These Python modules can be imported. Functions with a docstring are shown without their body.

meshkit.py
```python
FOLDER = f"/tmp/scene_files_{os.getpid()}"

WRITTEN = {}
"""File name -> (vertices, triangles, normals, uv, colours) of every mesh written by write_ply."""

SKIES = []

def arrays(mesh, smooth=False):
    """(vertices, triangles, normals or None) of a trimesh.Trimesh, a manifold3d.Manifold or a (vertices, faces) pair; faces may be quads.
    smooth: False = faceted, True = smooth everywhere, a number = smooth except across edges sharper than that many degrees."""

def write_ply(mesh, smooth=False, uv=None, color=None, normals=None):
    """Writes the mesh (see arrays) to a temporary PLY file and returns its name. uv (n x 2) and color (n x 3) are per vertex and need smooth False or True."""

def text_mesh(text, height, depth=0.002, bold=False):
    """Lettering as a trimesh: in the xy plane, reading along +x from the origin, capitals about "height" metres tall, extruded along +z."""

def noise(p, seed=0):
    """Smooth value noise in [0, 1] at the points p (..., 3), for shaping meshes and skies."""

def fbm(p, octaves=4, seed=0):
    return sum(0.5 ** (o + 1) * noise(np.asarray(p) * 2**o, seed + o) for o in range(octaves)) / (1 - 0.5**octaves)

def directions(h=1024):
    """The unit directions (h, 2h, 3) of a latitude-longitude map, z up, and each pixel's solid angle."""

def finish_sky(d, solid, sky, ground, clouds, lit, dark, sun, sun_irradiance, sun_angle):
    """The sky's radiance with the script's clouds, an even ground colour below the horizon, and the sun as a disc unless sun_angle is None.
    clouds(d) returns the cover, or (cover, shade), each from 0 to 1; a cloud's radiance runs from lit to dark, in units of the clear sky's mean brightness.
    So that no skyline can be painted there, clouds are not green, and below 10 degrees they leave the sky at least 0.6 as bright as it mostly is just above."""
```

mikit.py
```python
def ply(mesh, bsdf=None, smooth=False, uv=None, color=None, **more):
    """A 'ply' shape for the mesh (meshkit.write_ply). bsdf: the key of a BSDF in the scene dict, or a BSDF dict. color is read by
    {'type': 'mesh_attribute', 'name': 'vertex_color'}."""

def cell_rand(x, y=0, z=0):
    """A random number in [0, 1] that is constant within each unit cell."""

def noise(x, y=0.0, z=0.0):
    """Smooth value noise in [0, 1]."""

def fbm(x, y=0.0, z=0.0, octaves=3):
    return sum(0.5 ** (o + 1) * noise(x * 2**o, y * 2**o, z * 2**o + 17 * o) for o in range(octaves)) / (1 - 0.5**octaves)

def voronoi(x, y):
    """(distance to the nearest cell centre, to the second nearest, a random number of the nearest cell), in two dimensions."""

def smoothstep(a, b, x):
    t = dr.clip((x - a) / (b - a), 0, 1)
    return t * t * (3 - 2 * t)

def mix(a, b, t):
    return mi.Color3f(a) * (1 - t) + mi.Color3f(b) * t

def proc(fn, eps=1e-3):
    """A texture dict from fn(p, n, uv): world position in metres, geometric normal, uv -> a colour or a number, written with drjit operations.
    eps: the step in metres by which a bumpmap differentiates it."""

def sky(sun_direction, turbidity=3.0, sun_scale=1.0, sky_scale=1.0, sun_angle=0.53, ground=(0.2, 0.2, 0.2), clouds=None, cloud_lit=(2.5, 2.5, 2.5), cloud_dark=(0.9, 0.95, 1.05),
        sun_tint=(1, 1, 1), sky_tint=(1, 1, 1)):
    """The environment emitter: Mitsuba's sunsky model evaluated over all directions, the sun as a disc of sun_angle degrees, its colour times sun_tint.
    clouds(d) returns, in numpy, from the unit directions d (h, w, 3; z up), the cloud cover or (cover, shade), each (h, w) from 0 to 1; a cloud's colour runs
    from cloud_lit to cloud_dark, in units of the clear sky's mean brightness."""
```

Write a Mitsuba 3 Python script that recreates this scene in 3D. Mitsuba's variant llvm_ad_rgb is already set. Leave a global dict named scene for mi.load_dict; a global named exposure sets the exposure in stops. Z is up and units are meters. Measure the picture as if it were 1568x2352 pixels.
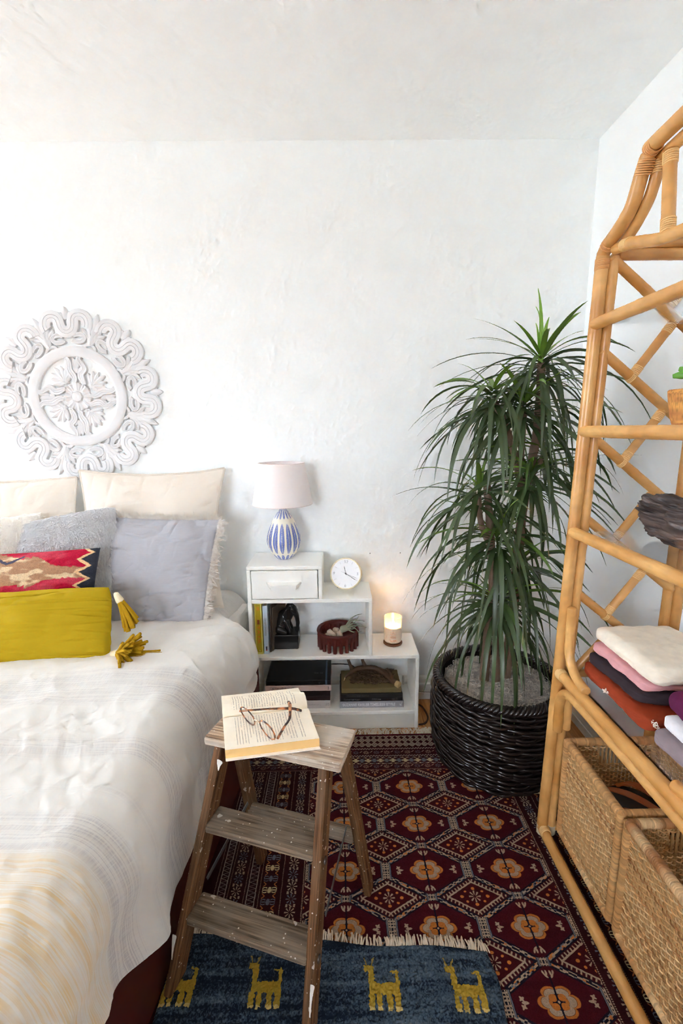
import math
import numpy as np
import trimesh
import manifold3d as mf
import drjit as dr
import mitsuba as mi
import mikit
from mikit import proc, noise, fbm, voronoi, cell_rand, smoothstep, mix
import meshkit

T = mi.ScalarTransform4f
rng = np.random.default_rng(7)
PI = math.pi

# ------------------------------------------------------------------ camera, sky, exposure
exposure = 3.95
F = 1045.0
_d = np.array([846 - 784, 6893 - 1176, F]); _d /= np.linalg.norm(_d)
_y = np.array([772 - 784, 985 - 1176, F]); _y -= _d * (_d @ _y); _y /= np.linalg.norm(_y)
R = np.stack([np.cross(_d, _y), _y, -_d])
CAM = np.eye(4)
CAM[:3, 0], CAM[:3, 1], CAM[:3, 2], CAM[:3, 3] = -R[:, 0], -R[:, 1], R[:, 2], (0, 0, 1.305)
scene = {
    'camera': {'type': 'perspective', 'fov': 2 * math.degrees(math.atan(784 / F)), 'fov_axis': 'x',
               'near_clip': 0.01, 'to_world': T(CAM.tolist())},
    'sky': mikit.sky((-0.8, -0.2, 0.55), turbidity=3.0, sun_scale=0.0, sky_scale=1.0, ground=(0.45, 0.45, 0.43),
                     clouds=lambda d: np.ones(d.shape[:2]), cloud_lit=(14, 15.6, 17.8), cloud_dark=(14, 15.6, 17.8)),
}
labels = {}

# ------------------------------------------------------------------ helpers
def lin(c):
    c = np.asarray(c, float) / 255.0
    return np.where(c <= 0.04045, c / 12.92, ((c + 0.055) / 1.055) ** 2.4)

VC = {'type': 'mesh_attribute', 'name': 'vertex_color'}
def bs(name, **k):
    scene[name] = {'type': 'twosided', 'b': {'type': 'principled', **k}}
def rgb(c): return {'type': 'rgb', 'value': [float(v) for v in lin(c)]}
bs('matte', base_color=VC, roughness=0.85, specular=0.25)
bs('satin', base_color=VC, roughness=0.42, specular=0.45)
bs('gloss', base_color=VC, roughness=0.16, specular=0.5, clearcoat=0.4, clearcoat_gloss=0.9)
bs('metal', base_color=VC, roughness=0.35, metallic=0.9)
def knit_h(p, n, uv): return fbm(p.x * 260, p.y * 260, p.z * 260, 2)
scene['cloth'] = {'type': 'twosided', 'b': {'type': 'bumpmap', 'scale': 0.0020, 'arbitrary': proc(knit_h, 1e-3),
                  'b': {'type': 'principled', 'base_color': VC, 'roughness': 0.95, 'specular': 0.1, 'sheen': 0.3}}}
scene['glass'] = {'type': 'dielectric', 'int_ior': 1.5, 'ext_ior': 1.0}
scene['lens'] = {'type': 'thindielectric', 'int_ior': 1.45}

_n = {}
def num(key):
    k = _n.get(key, 0); _n[key] = k + 1
    return key if k == 0 else f'{key}_{k:03d}'

def add(name, mesh, bsdf='matte', color=None, smooth=35, parent=None, uv=None, kind=None, label=None, **more):
    key = num((parent + '__' if parent else '') + name)
    if hasattr(mesh, 'to_mesh'):
        m = mesh.to_mesh(); mesh = trimesh.Trimesh(m.vert_properties[:, :3], m.tri_verts, process=False)
    if smooth not in (True, False) and color is not None:
        mesh = trimesh.graph.smooth_shade(mesh, angle=math.radians(smooth), facet_minarea=None); smooth = True
    col = None
    if color is not None:
        v = np.asarray(mesh.vertices)
        if callable(color): col = color(v)
        else:
            c = np.asarray(color, float)
            col = np.tile(lin(c), (len(v), 1)) if c.ndim == 1 else c
    scene[key] = mikit.ply(mesh, bsdf, smooth, uv=uv, color=col, **more)
    if kind or label:
        labels[key] = {}
        if kind: labels[key]['kind'] = kind
        if label: labels[key]['label'] = label
    return key

def reuse(name, src, parent, bsdf=None):
    key = num(parent + '__' + name); scene[key] = dict(scene[src]); return key

def thing(name, label, cat, group=None):
    key = num(name); labels[key] = {'label': label, 'category': cat}
    if group: labels[key]['group'] = group
    return key

def solo(name, label, cat, mesh, group=None, kind=None, **k):
    key = add(name, mesh, **k); labels[key] = {'label': label, 'category': cat}
    if group: labels[key]['group'] = group
    if kind: labels[key]['kind'] = kind
    return key

def box(x0, x1, y0, y1, z0, z1, b=0.0015):
    """A chamfered box."""
    lo, hi = np.array([x0, y0, z0]), np.array([x1, y1, z1])
    b = min(b, 0.45 * (hi - lo).min())
    pts = []
    for s in np.ndindex(2, 2, 2):
        c = np.where(s, hi, lo); q = np.where(s, -b, b)
        for k in range(3):
            p = c + q; p[k] = c[k]; pts.append(p)
    return trimesh.convex.convex_hull(np.array(pts))

def xf(mesh, M=None, rot=None, loc=(0, 0, 0)):
    m = mesh.copy(); A = np.eye(4)
    if rot is not None: A[:3, :3] = rot
    A[:3, 3] = loc
    m.apply_transform(A if M is None else M); return m

def rotz(a):
    c, s = math.cos(a), math.sin(a); return np.array([[c, -s, 0], [s, c, 0], [0, 0, 1.0]])
def rotx(a):
    c, s = math.cos(a), math.sin(a); return np.array([[1, 0, 0], [0, c, -s], [0, s, c.real]])
def roty(a):
    c, s = math.cos(a), math.sin(a); return np.array([[c, 0, s], [0, 1, 0], [-s, 0, c]])

def cat(ms): return trimesh.util.concatenate(ms)

def frames(P):
    """Parallel-transport frames of paths P (N, K, 3)."""
    Tn = np.gradient(P, axis=1); Tn /= np.linalg.norm(Tn, axis=2, keepdims=True) + 1e-12
    a = np.where(np.abs(Tn[:, :1, 2:3]) < 0.9, [[[0, 0, 1.0]]], [[[1.0, 0, 0]]])[:, 0]
    U = np.empty_like(P)
    u = a - Tn[:, 0] * (a * Tn[:, 0]).sum(1, keepdims=True)
    for k in range(P.shape[1]):
        u = u - Tn[:, k] * (u * Tn[:, k]).sum(1, keepdims=True)
        u = u / (np.linalg.norm(u, axis=1, keepdims=True) + 1e-12); U[:, k] = u
    return Tn, U, np.cross(Tn, U)

def strands(P, r, sides=4, flat=1.0, caps=True):
    """Many tubes at once: P (N, K, 3), r scalar, (K,) or (N, K)."""
    P = np.asarray(P, float); N, K, _ = P.shape
    _, U, W = frames(P)
    r = np.broadcast_to(np.asarray(r, float), (N, K)) if np.ndim(r) != 1 else np.broadcast_to(np.asarray(r, float)[None], (N, K))
    a = np.arange(sides) / sides * 2 * PI
    V = P[:, :, None] + r[:, :, None, None] * (np.cos(a)[None, None, :, None] * U[:, :, None] + flat * np.sin(a)[None, None, :, None] * W[:, :, None])
    idx = np.arange(N * K * sides).reshape(N, K, sides)
    A, B = idx[:, :-1], idx[:, 1:]
    A2, B2 = np.roll(A, -1, 2), np.roll(B, -1, 2)
    f = np.concatenate([np.stack([A, A2, B2], -1).reshape(-1, 3), np.stack([A, B2, B], -1).reshape(-1, 3)])
    v = V.reshape(-1, 3)
    if caps:
        c0 = len(v) + np.arange(N); c1 = c0 + N
        v = np.concatenate([v, P[:, 0], P[:, -1]])
        e0, e1 = idx[:, 0], idx[:, -1]
        f = np.concatenate([f, np.stack([np.broadcast_to(c0[:, None], e0.shape), np.roll(e0, -1, 1), e0], -1).reshape(-1, 3),
                            np.stack([np.broadcast_to(c1[:, None], e1.shape), e1, np.roll(e1, -1, 1)], -1).reshape(-1, 3)])
    return trimesh.Trimesh(v, f, process=False)

def spline(pts, n):
    pts = np.asarray(pts, float)
    if len(pts) == 2: return pts[0] + (pts[1] - pts[0]) * np.linspace(0, 1, n)[:, None]
    from scipy.interpolate import CubicSpline, PchipInterpolator
    t = np.concatenate([[0], np.cumsum(np.linalg.norm(np.diff(pts, axis=0), axis=1))])
    return PchipInterpolator(t, pts)(np.linspace(0, t[-1], n))

def tube(pts, r, n=None, sides=12, rnd=True, flat=1.0):
    """One tube along a path, with rounded ends."""
    pts = np.asarray(pts, float)
    L = np.linalg.norm(np.diff(pts, axis=0), axis=1).sum()
    n = n or (2 if len(pts) == 2 else 24)
    P = spline(pts, n) if len(pts) != n else pts
    rr = np.broadcast_to(np.asarray(r, float), (len(P),)) if np.ndim(r) == 0 else np.interp(np.linspace(0, 1, len(P)), np.linspace(0, 1, len(r)), r)
    if rnd:
        d0 = P[0] - P[1]; d0 /= np.linalg.norm(d0); d1 = P[-1] - P[-2]; d1 /= np.linalg.norm(d1)
        e = 0.25
        P = np.concatenate([[P[0] + d0 * rr[0] * e], [P[0] + d0 * rr[0] * e * .6], P, [P[-1] + d1 * rr[-1] * e * .6], [P[-1] + d1 * rr[-1] * e]])
        rr = np.concatenate([[rr[0] * .72], [rr[0] * .93], rr, [rr[-1] * .93], [rr[-1] * .72]])
    return strands(P[None], rr[None], sides, flat)

def lathe(prof, n=48, a0=0, a1=2 * PI):
    """Profile [(r, z)] turned about z; returns mesh and uv (u round, v along)."""
    prof = np.asarray(prof, float); m = len(prof)
    a = np.linspace(a0, a1, n + 1)
    V = np.stack([np.outer(np.cos(a), prof[:, 0]), np.outer(np.sin(a), prof[:, 0]), np.outer(np.ones(n + 1), prof[:, 1])], -1).reshape(-1, 3)
    t = np.concatenate([[0], np.cumsum(np.linalg.norm(np.diff(prof, axis=0), axis=1))]); t /= t[-1]
    uv = np.stack(np.meshgrid(np.linspace(0, 1, n + 1), t, indexing='ij'), -1).reshape(-1, 2)
    i = np.arange((n + 1) * m).reshape(n + 1, m)
    A, B, C, D = i[:-1, :-1], i[1:, :-1], i[1:, 1:], i[:-1, 1:]
    f = np.concatenate([np.stack([A, B, C], -1).reshape(-1, 3), np.stack([A, C, D], -1).reshape(-1, 3)])
    return trimesh.Trimesh(V, f, process=False), uv

def grid(fn, nu, nv, u0=0, u1=1, v0=0, v1=1):
    """Surface fn(u, v) -> (..., 3) on a grid; returns mesh and uv."""
    u, v = np.meshgrid(np.linspace(u0, u1, nu), np.linspace(v0, v1, nv), indexing='ij')
    V = fn(u, v).reshape(-1, 3)
    i = np.arange(nu * nv).reshape(nu, nv)
    A, B, C, D = i[:-1, :-1], i[1:, :-1], i[1:, 1:], i[:-1, 1:]
    f = np.concatenate([np.stack([A, B, C], -1).reshape(-1, 3), np.stack([A, C, D], -1).reshape(-1, 3)])
    return trimesh.Trimesh(V, f, process=False), np.stack([u, v], -1).reshape(-1, 2)

def N3(p, s, seed=0, o=3): return meshkit.fbm(np.asarray(p) * s, o, seed) - 0.5

def hull_spheres(cs, sub=2):
    pts = []
    for (c, r) in cs:
        s = trimesh.creation.icosphere(sub, radius=r); pts.append(s.vertices + np.asarray(c))
    return mf.Manifold.hull_points(np.concatenate(pts))

def blend(parts, edge=0.004, it=12):
    m = mf.Manifold.batch_boolean(parts, mf.OpType.Add).refine_to_length(edge)
    q = m.to_mesh(); t = trimesh.Trimesh(q.vert_properties[:, :3], q.tri_verts, process=True)
    trimesh.smoothing.filter_taubin(t, iterations=it); return t

def text(s, h, o, ex, ez, depth=0.0006, bold=False, width=None):
    """Lettering with its baseline start at o, along ex, capitals along ez, standing out of the surface."""
    m = meshkit.text_mesh(s, h, depth, bold)
    ex, ez = np.asarray(ex, float), np.asarray(ez, float)
    if width: m.vertices[:, 0] *= width / m.vertices[:, 0].max()
    A = np.eye(4); A[:3, 0], A[:3, 1], A[:3, 2], A[:3, 3] = ex, ez, np.cross(ex, ez), o
    m.apply_transform(A); return m

def tint(c, amt=0.08, s=30.0, seed=0, stretch=(1, 1, 1)):
    """Vertex colours: the colour with soft variation of its own."""
    c = lin(c)
    def f(v): return c[None] * (1 + 2 * amt * N3(v * np.asarray(stretch), s, seed))[:, None]
    return f

# ------------------------------------------------------------------ room shell
XW, YW, ZC, XL, YF = 1.061, 2.037, 2.43, -4.2, -2.3
scene['wall_paint'] = {'type': 'twosided', 'b': {'type': 'principled', 'base_color': rgb((238, 241, 241)), 'roughness': 0.8, 'specular': 0.2}}
def relief(a, b, seed, amp):
    q = np.stack([a, b, np.full_like(a, seed)], -1)
    k = np.clip((meshkit.fbm(q * [62, 62, 1], 2, seed) - .40) / .20, 0, 1)
    return amp * (k * k * (3 - 2 * k) + .45 * meshkit.fbm(q * [120, 120, 1], 2, seed + 9))
def back_surface(u, v): return np.stack([u, YW - relief(u, v, 3, .0013), v], -1)
def ceil_surface(u, v): return np.stack([u, v, ZC - relief(u, v, 5, .0013)], -1)
W_ = 0.12
mb, _ = grid(back_surface, 590, 550, -1.55, XW, .0, ZC); mb.invert()
add('wall_back', cat([mb, box(XL - W_, XW + W_, YW + .0003, YW + W_, -.1, ZC + .1, 0)]), 'wall_paint', kind='structure', smooth=30)
add('wall_right', box(XW, XW + W_, YF - W_, YW, -.1, ZC + .1, 0), 'wall_paint', kind='structure', smooth=False)
mb, _ = grid(ceil_surface, 560, 300, -1.55, XW, .62, YW)
add('ceiling', cat([mb, box(XL, XW, YF, YW, ZC + .0003, ZC + .1, 0)]), 'wall_paint', kind='structure', smooth=30)
def wall_with_hole(axis, at, a0, a1, h0, h1, z0, z1):
    """A wall with one window opening from h0 to h1 and z0 to z1."""
    out = []
    for (p, q, r, s) in ((a0, h0, -.1, ZC), (h1, a1, -.1, ZC), (h0, h1, -.1, z0), (h0, h1, z1, ZC)):
        out.append(box(at - W_, at, p, q, r, s, 0) if axis == 'x' else box(p, q, at - W_, at, r, s, 0))
    return cat(out)
WIN1 = (0.98, 2.00, 0.40, 2.35)
WIN2 = (-2.2, -0.9, 1.0, 2.1)
add('wall_left', wall_with_hole('x', XL, YF - W_, YW, *WIN1), 'wall_paint', kind='structure', smooth=False)
add('wall_front', wall_with_hole('y', YF, XL, XW, *WIN2), 'wall_paint', kind='structure', smooth=False)
def window(axis, at, h0, h1, z0, z1):
    w = num('window_1' if axis == 'x' else 'window_2'); fr = []
    labels[w] = {'kind': 'structure'}
    t = .05
    for (p, q, r, s) in ((h0, h0 + t, z0, z1), (h1 - t, h1, z0, z1), (h0, h1, z0, z0 + t), (h0, h1, z1 - t, z1), ((h0 + h1) / 2 - .015, (h0 + h1) / 2 + .015, z0, z1)):
        fr.append(box(at - .08, at - .03, p, q, r, s) if axis == 'x' else box(p, q, at - .08, at - .03, r, s))
    scene.pop(w, None)
    add('frame', cat(fr), 'satin', (240, 240, 238), parent=w)
window('x', XL, *WIN1); window('y', YF, *WIN2)

# floor of narrow oak boards, each board a part
def board(p, n, uv):
    r = cell_rand(dr.floor(uv.x * 1000 + .5), 3)
    g = fbm(uv.y * 3 + r * 40, p.x * 90, r * 9, 3)
    return mix((.34, .135, .035), (.58, .29, .095), smoothstep(.25, .75, g)) * (.75 + .5 * r)
scene['oak'] = {'type': 'twosided', 'b': {'type': 'principled', 'base_color': proc(board), 'roughness': 0.35, 'specular': 0.5}}
add('floor', box(XL, XW, YF, YW, -.1, -.012, 0), 'matte', (60, 36, 20), smooth=False, kind='structure')
x, i = XW, 0
while x > XL:
    x0 = max(x - .057, XL + .0)
    cut = rng.uniform(YF + .6, 1.4)
    for (a, b) in ((cut, YW), (YF, cut)):
        m = box(x0 + .0006, x - .0006, a + .0006, b - .0006, -.012, 0, .001)
        m = trimesh.Trimesh(m.triangles.reshape(-1, 3), np.arange(len(m.faces) * 3).reshape(-1, 3), process=False)
        add('plank', m, 'oak', uv=np.stack([np.full(len(m.vertices), i / 1000), m.vertices[:, 1]], 1), smooth=False, parent='floor')
        i += 1
    x -= .057

def skirting(name, a, b, at, axis):
    prof = [(0, 0), (0.016, 0), (0.016, .036), (.012, .038), (.012, .070), (.016, .074), (.016, .080), (.011, .086), (.011, .105), (.008, .112), (.003, .118), (0, .12)]
    V = np.array([[p[0], p[1]] for p in prof]); n = len(V); v = []
    for t in (a, b):
        for (o, z) in V: v.append((t, at - o, z) if axis == 'y' else (at - o, t, z))
    f = []
    for k in range(n):
        j = (k + 1) % n; f += [(k, j, n + j), (k, n + j, n + k)]
    add(name, trimesh.Trimesh(np.array(v), np.array(f), process=False), 'satin', (226, 226, 220), smooth=False, kind='structure')
skirting('baseboard_back', XL, XW, YW, 'y'); skirting('baseboard_right', YF, YW - .016, XW, 'x')

# ------------------------------------------------------------------ bed
def rail_x(y): return -.345 - .09 * (1.75 - y)
bed = thing('bed', 'wide bed with dark red-brown wooden side panel, under the pale duvet', 'bed')
def wood_tint(c, seed):
    return tint(c, .25, 14, seed, (3, .25, 3))
def slant(x0, x1, y0, y1, z0, z1):
    m = box(x0, x1, y0, y1, z0, z1, .004).subdivide().subdivide().subdivide()
    m.vertices[:, 0] += -.09 * (1.75 - m.vertices[:, 1]); return m
add('side_panel', slant(-.370, -.345, -.02, 1.785, .0095, .33), 'satin', wood_tint((66, 26, 20), 3), parent=bed)
add('side_panel', slant(-1.90, -1.875, -.02, 1.99, 0, .33), 'satin', wood_tint((66, 26, 20), 3), parent=bed)
add('foot_panel', box(-2.03, -.53, -.045, -.02, .0095, .33), 'satin', wood_tint((66, 26, 20), 4), parent=bed)
add('mattress', slant(-1.86, -.435, 0, 1.99, .30, .52), 'cloth', (226, 224, 220), parent=bed)

from scipy.interpolate import PchipInterpolator
hem_fn = PchipInterpolator([-.1, .50, .624, .718, .777, .829, .886, .940, 1.0, 1.2, 1.45, 1.58, 1.65, 1.75, 1.9, 2.1],
                           [.34, .325, .290, .251, .228, .203, .192, .215, .245, .255, .28, .32, .345, .33, .32, .30])
def duvet_fn(s, y):
    """s: length across the bed in metres from the left hem; y along the bed."""
    xr = rail_x(y) + .032 + .006 * np.sin(y * 9 + .6) + .030 * np.exp(-((y - 1.63) / .10) ** 2) + .004 * np.sin(y * 23) - .115 * np.clip((y - 1.60) / .20, 0, 1) ** 2 * (3 - 2 * np.clip((y - 1.60) / .20, 0, 1))
    zt = .578 - .012 * np.cos(y * 3) 
    xl = xr - 1.53
    ra, rb = .115, .17
    q = math.pi / 2 * math.sqrt((ra * ra + rb * rb) / 2)
    hem = hem_fn(y); dropR = zt - rb - hem; dropL = .16
    top = (xr - ra) - (xl + ra)
    total = dropL + q + top + q + dropR
    d = s * total
    x = np.empty_like(d); z = np.empty_like(d)
    a = d < dropL; x[a] = xl[a]; z[a] = (zt - rb - dropL)[a] + d[a]
    b = (~a) & (d < dropL + q); t = (d - dropL) / q * PI / 2
    x = np.where(b, xl + ra - ra * np.cos(t), x); z = np.where(b, zt - rb + rb * np.sin(t), z)
    c = (~a) & (~b) & (d < dropL + q + top); x = np.where(c, xl + ra + d - dropL - q, x); z = np.where(c, zt, z)
    e = (~a) & (~b) & (~c) & (d < dropL + 2 * q + top); t = (d - dropL - q - top) / q * PI / 2
    x = np.where(e, xr - ra + ra * np.sin(t), x); z = np.where(e, zt - rb + rb * np.cos(t), z)
    f = ~(a | b | c | e); w = np.clip((d - dropL - 2 * q - top) / np.maximum(dropR, .01), 0, 1)
    x = np.where(f, xr - .010 * np.sin(w * 3), x); z = np.where(f, zt - rb - w * dropR, z)
    # creases: soft rumples on the top, hanging folds on the side
    P = np.stack([x, y, z], -1)
    side = np.clip((d - dropL - q - top) / q, 0, 1)
    rid = lambda k, sx, sy, sd: np.abs(N3(np.stack([x * sx + y * .6 * sx, y * sy - x * .5 * sy, z * 2], -1), k, sd, 3))
    soft = N3(P, 3.2, 5, 2) * .030
    cre = (rid(1, 7, 5, 11) ** .7 * -.016 + rid(1, 16, 11, 12) ** .7 * -.008 + rid(1, 4, 17, 15) * -.012)
    hang = .016 * np.sin(y * 26 + 3 * N3(P, 4, 3, 2) * 2) * side * np.clip((zt - z) / .3, 0, 1)
    z = z + soft * (1 - side * .6) + cre * (1 - .3 * side) + .010
    x = x + hang + cre * side * 1.2 + .014 * side * N3(P, 9, 8, 3)
    z = np.maximum(z, hem - .01); x = np.where((x > -1) & (z < .36) & (y < 1.785), np.maximum(x, rail_x(y) + .007), np.where(y > 1.785, np.minimum(x, -.386), x))
    return np.stack([x, y, z], -1)
dm, duv = grid(lambda u, v: duvet_fn(u, v), 420, 460, 0, 1, -.06, 2.015)
def duvet_col(p, n, uv):
    y = uv.y + .022 * (noise(uv.x * 4, 3) - .5) + .012 * (fbm(uv.x * 22, uv.y * 4, 1, 2) - .5)
    thread = fbm(uv.x * 6, uv.y * 560, 2, 2)
    weave = noise(uv.x * 900, uv.y * 60)
    def band(a, b, s): return smoothstep(a - s, a + s, y) * (1 - smoothstep(b - s, b + s, y))
    base = mi.Color3f(.68, .66, .62)
    grey = dr.maximum(dr.maximum(band(1.10, 1.27, .02), band(.90, .97, .012) * .75), dr.maximum(band(.675, .75, .012) * .95, band(.80, .82, .01) * .3))
    grey = dr.maximum(grey, .5 * band(1.72, 1.95, .04))
    side = smoothstep(.76, .86, uv.x)
    k = grey * (.25 + .75 * smoothstep(.36, .66, thread)) * (.4 + .7 * weave) * (.55 + .6 * fbm(uv.x * 14, uv.y * 18, 8, 2)) * (.75 + .6 * side)
    c = mix(base, (.33, .31, .325), dr.clip(k, 0, 1) * .50)
    yel = (1 - smoothstep(.64, .69, y)) * (.30 + .70 * smoothstep(.30, .70, thread)) * (.15 + 1.0 * fbm(uv.x * 60, uv.y * 90, 5, 2))
    return mix(c, (.66, .44, .15), dr.clip(yel, 0, 1) * .72)
def duvet_h(p, n, uv): return fbm(p.x * 34, p.y * 34, p.z * 34, 3) + .25 * noise(uv.x * 2400, uv.y * 700)
scene['duvet_cloth'] = {'type': 'twosided', 'b': {'type': 'bumpmap', 'scale': .0060, 'arbitrary': proc(duvet_h, 2e-3),
                        'b': {'type': 'principled', 'base_color': proc(duvet_col), 'roughness': .95, 'specular': .1, 'sheen': .2}}}
solo('duvet', 'rumpled off-white linen duvet with grey and yellow woven bands, on the bed', 'duvet', dm, bsdf='duvet_cloth', smooth=True, uv=duv)

def cushion(TL, TR, BR, BL, th, n=110, c=.05, seed=0, wr=.006, power=.55, pleat=.0, crease=.007, cr=.0):
    """A stuffed cushion between four corners; returns the mesh, uv and its front-surface function."""
    TL, TR, BR, BL = (np.asarray(q, float) for q in (TL, TR, BR, BL))
    nrm = np.cross(TR - TL, BL - TL); nrm /= np.linalg.norm(nrm)
    if nrm[1] > 0: nrm = -nrm
    def S(u, v, side=1.0):
        a, b = 2 * u - 1, 2 * v - 1
        a2, b2 = a * (1 - c * (1 - b * b)), b * (1 - c * (1 - a * a))
        a2, b2 = a2 * (1 - cr * np.abs(a * b) ** 3), b2 * (1 - cr * np.abs(a * b) ** 3)
        uu, vv = (a2[..., None] + 1) / 2, (b2[..., None] + 1) / 2
        P = (BL * (1 - uu) + BR * uu) * (1 - vv) + (TL * (1 - uu) + TR * uu) * vv
        h = np.clip((1 - np.abs(a) ** 2.3) * (1 - np.abs(b) ** 2.3), 0, 1) ** power
        w = N3(P, 9, seed, 3) * 2 * wr * (h + .2) + pleat * np.sin(np.arctan2(b, a) * 22 + 3 * N3(P, 6, seed, 2)) * np.clip(np.maximum(abs(a), abs(b)) - .45, 0, 1) * h
        q = np.stack([a * 1.6 + b * .5, b * 5.0 - a * .8, np.full_like(a, seed * 1.7)], -1)
        q2 = np.stack([a * 4.5 - b, b * 2.2 + a, np.full_like(a, seed * 2.3 + 5)], -1)
        edge = .25 + .75 * np.clip(np.maximum(np.abs(a), np.abs(b)) * 1.6 - .5, 0, 1)
        w = w - crease * edge * (np.clip(1 - np.abs(N3(q, 1, seed + 3, 2)) * 7, 0, 1) ** 1.5 + .6 * np.clip(1 - np.abs(N3(q2, 1, seed + 8, 2)) * 8, 0, 1) ** 1.5)
        return P + nrm * ((th / 2 * h + w * np.minimum(h * 4, 1)) * side)[..., None]
    f, uvf = grid(lambda u, v: S(u, v, 1), n, n)
    b, uvb = grid(lambda u, v: S(u, v, -1), n, n)
    b.invert()
    m = trimesh.Trimesh(np.concatenate([f.vertices, b.vertices]), np.concatenate([f.faces, b.faces + len(f.vertices)]), process=False)
    if (np.cross(*(f.vertices[f.faces[0]][1:] - f.vertices[f.faces[0]][0]))) @ nrm < 0: m.invert()
    return m, np.concatenate([uvf, uvb]), S, nrm

def edge_path(S, side, n, out=0):
    t = np.linspace(0, 1, n)
    u, v = {'t': (t, t * 0 + 1), 'r': (t * 0 + 1, t), 'b': (t, t * 0), 'l': (t * 0, t)}[side]
    return S(u, v)

CR = (222, 212, 199)
def plain_pillow(name, label, q, th, col, seam=True, **k):
    p = thing(name, label, 'pillow')
    m, uv, S, nr = cushion(*q, th, **k)
    add('cover', m, 'cloth', tint(col, .04, 8, 2), smooth=True, parent=p)
    if seam:
        for s in 'trl':
            P = edge_path(S, s, 40)
            ctr = np.mean([np.asarray(c) for c in q], 0)
            o = P - ctr; o /= np.linalg.norm(o, axis=1, keepdims=True)
            add('flange', strands((P + o * .003)[None], .0055, 6, .5), 'cloth', np.array(col) * .93, smooth=True, parent=p)
    return p
plain_pillow('pillow', 'cream linen bed pillow leaning on the wall at the far left edge', [(-1.724, 1.955, 1.10), (-1.118, 1.96, 1.111), (-1.10, 1.83, .60), (-1.70, 1.82, .60)], .12, CR, seed=1, wr=.010, c=.05)
plain_pillow('pillow', 'cream linen bed pillow against the wall right of the white carved medallion', [(-1.101, 1.962, 1.14), (-.484, 1.962, 1.142), (-.508, 1.83, .60), (-1.077, 1.83, .60)], .12, CR, seed=4, wr=.014, c=.095)
plain_pillow('pillow', 'cream pillow mostly hidden behind the grey fringed cushion', [(-.942, 1.86, .93), (-.500, 1.855, .915), (-.470, 1.775, .585), (-.927, 1.77, .58)], .09, CR, seed=6, wr=.012, seam=False)

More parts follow.
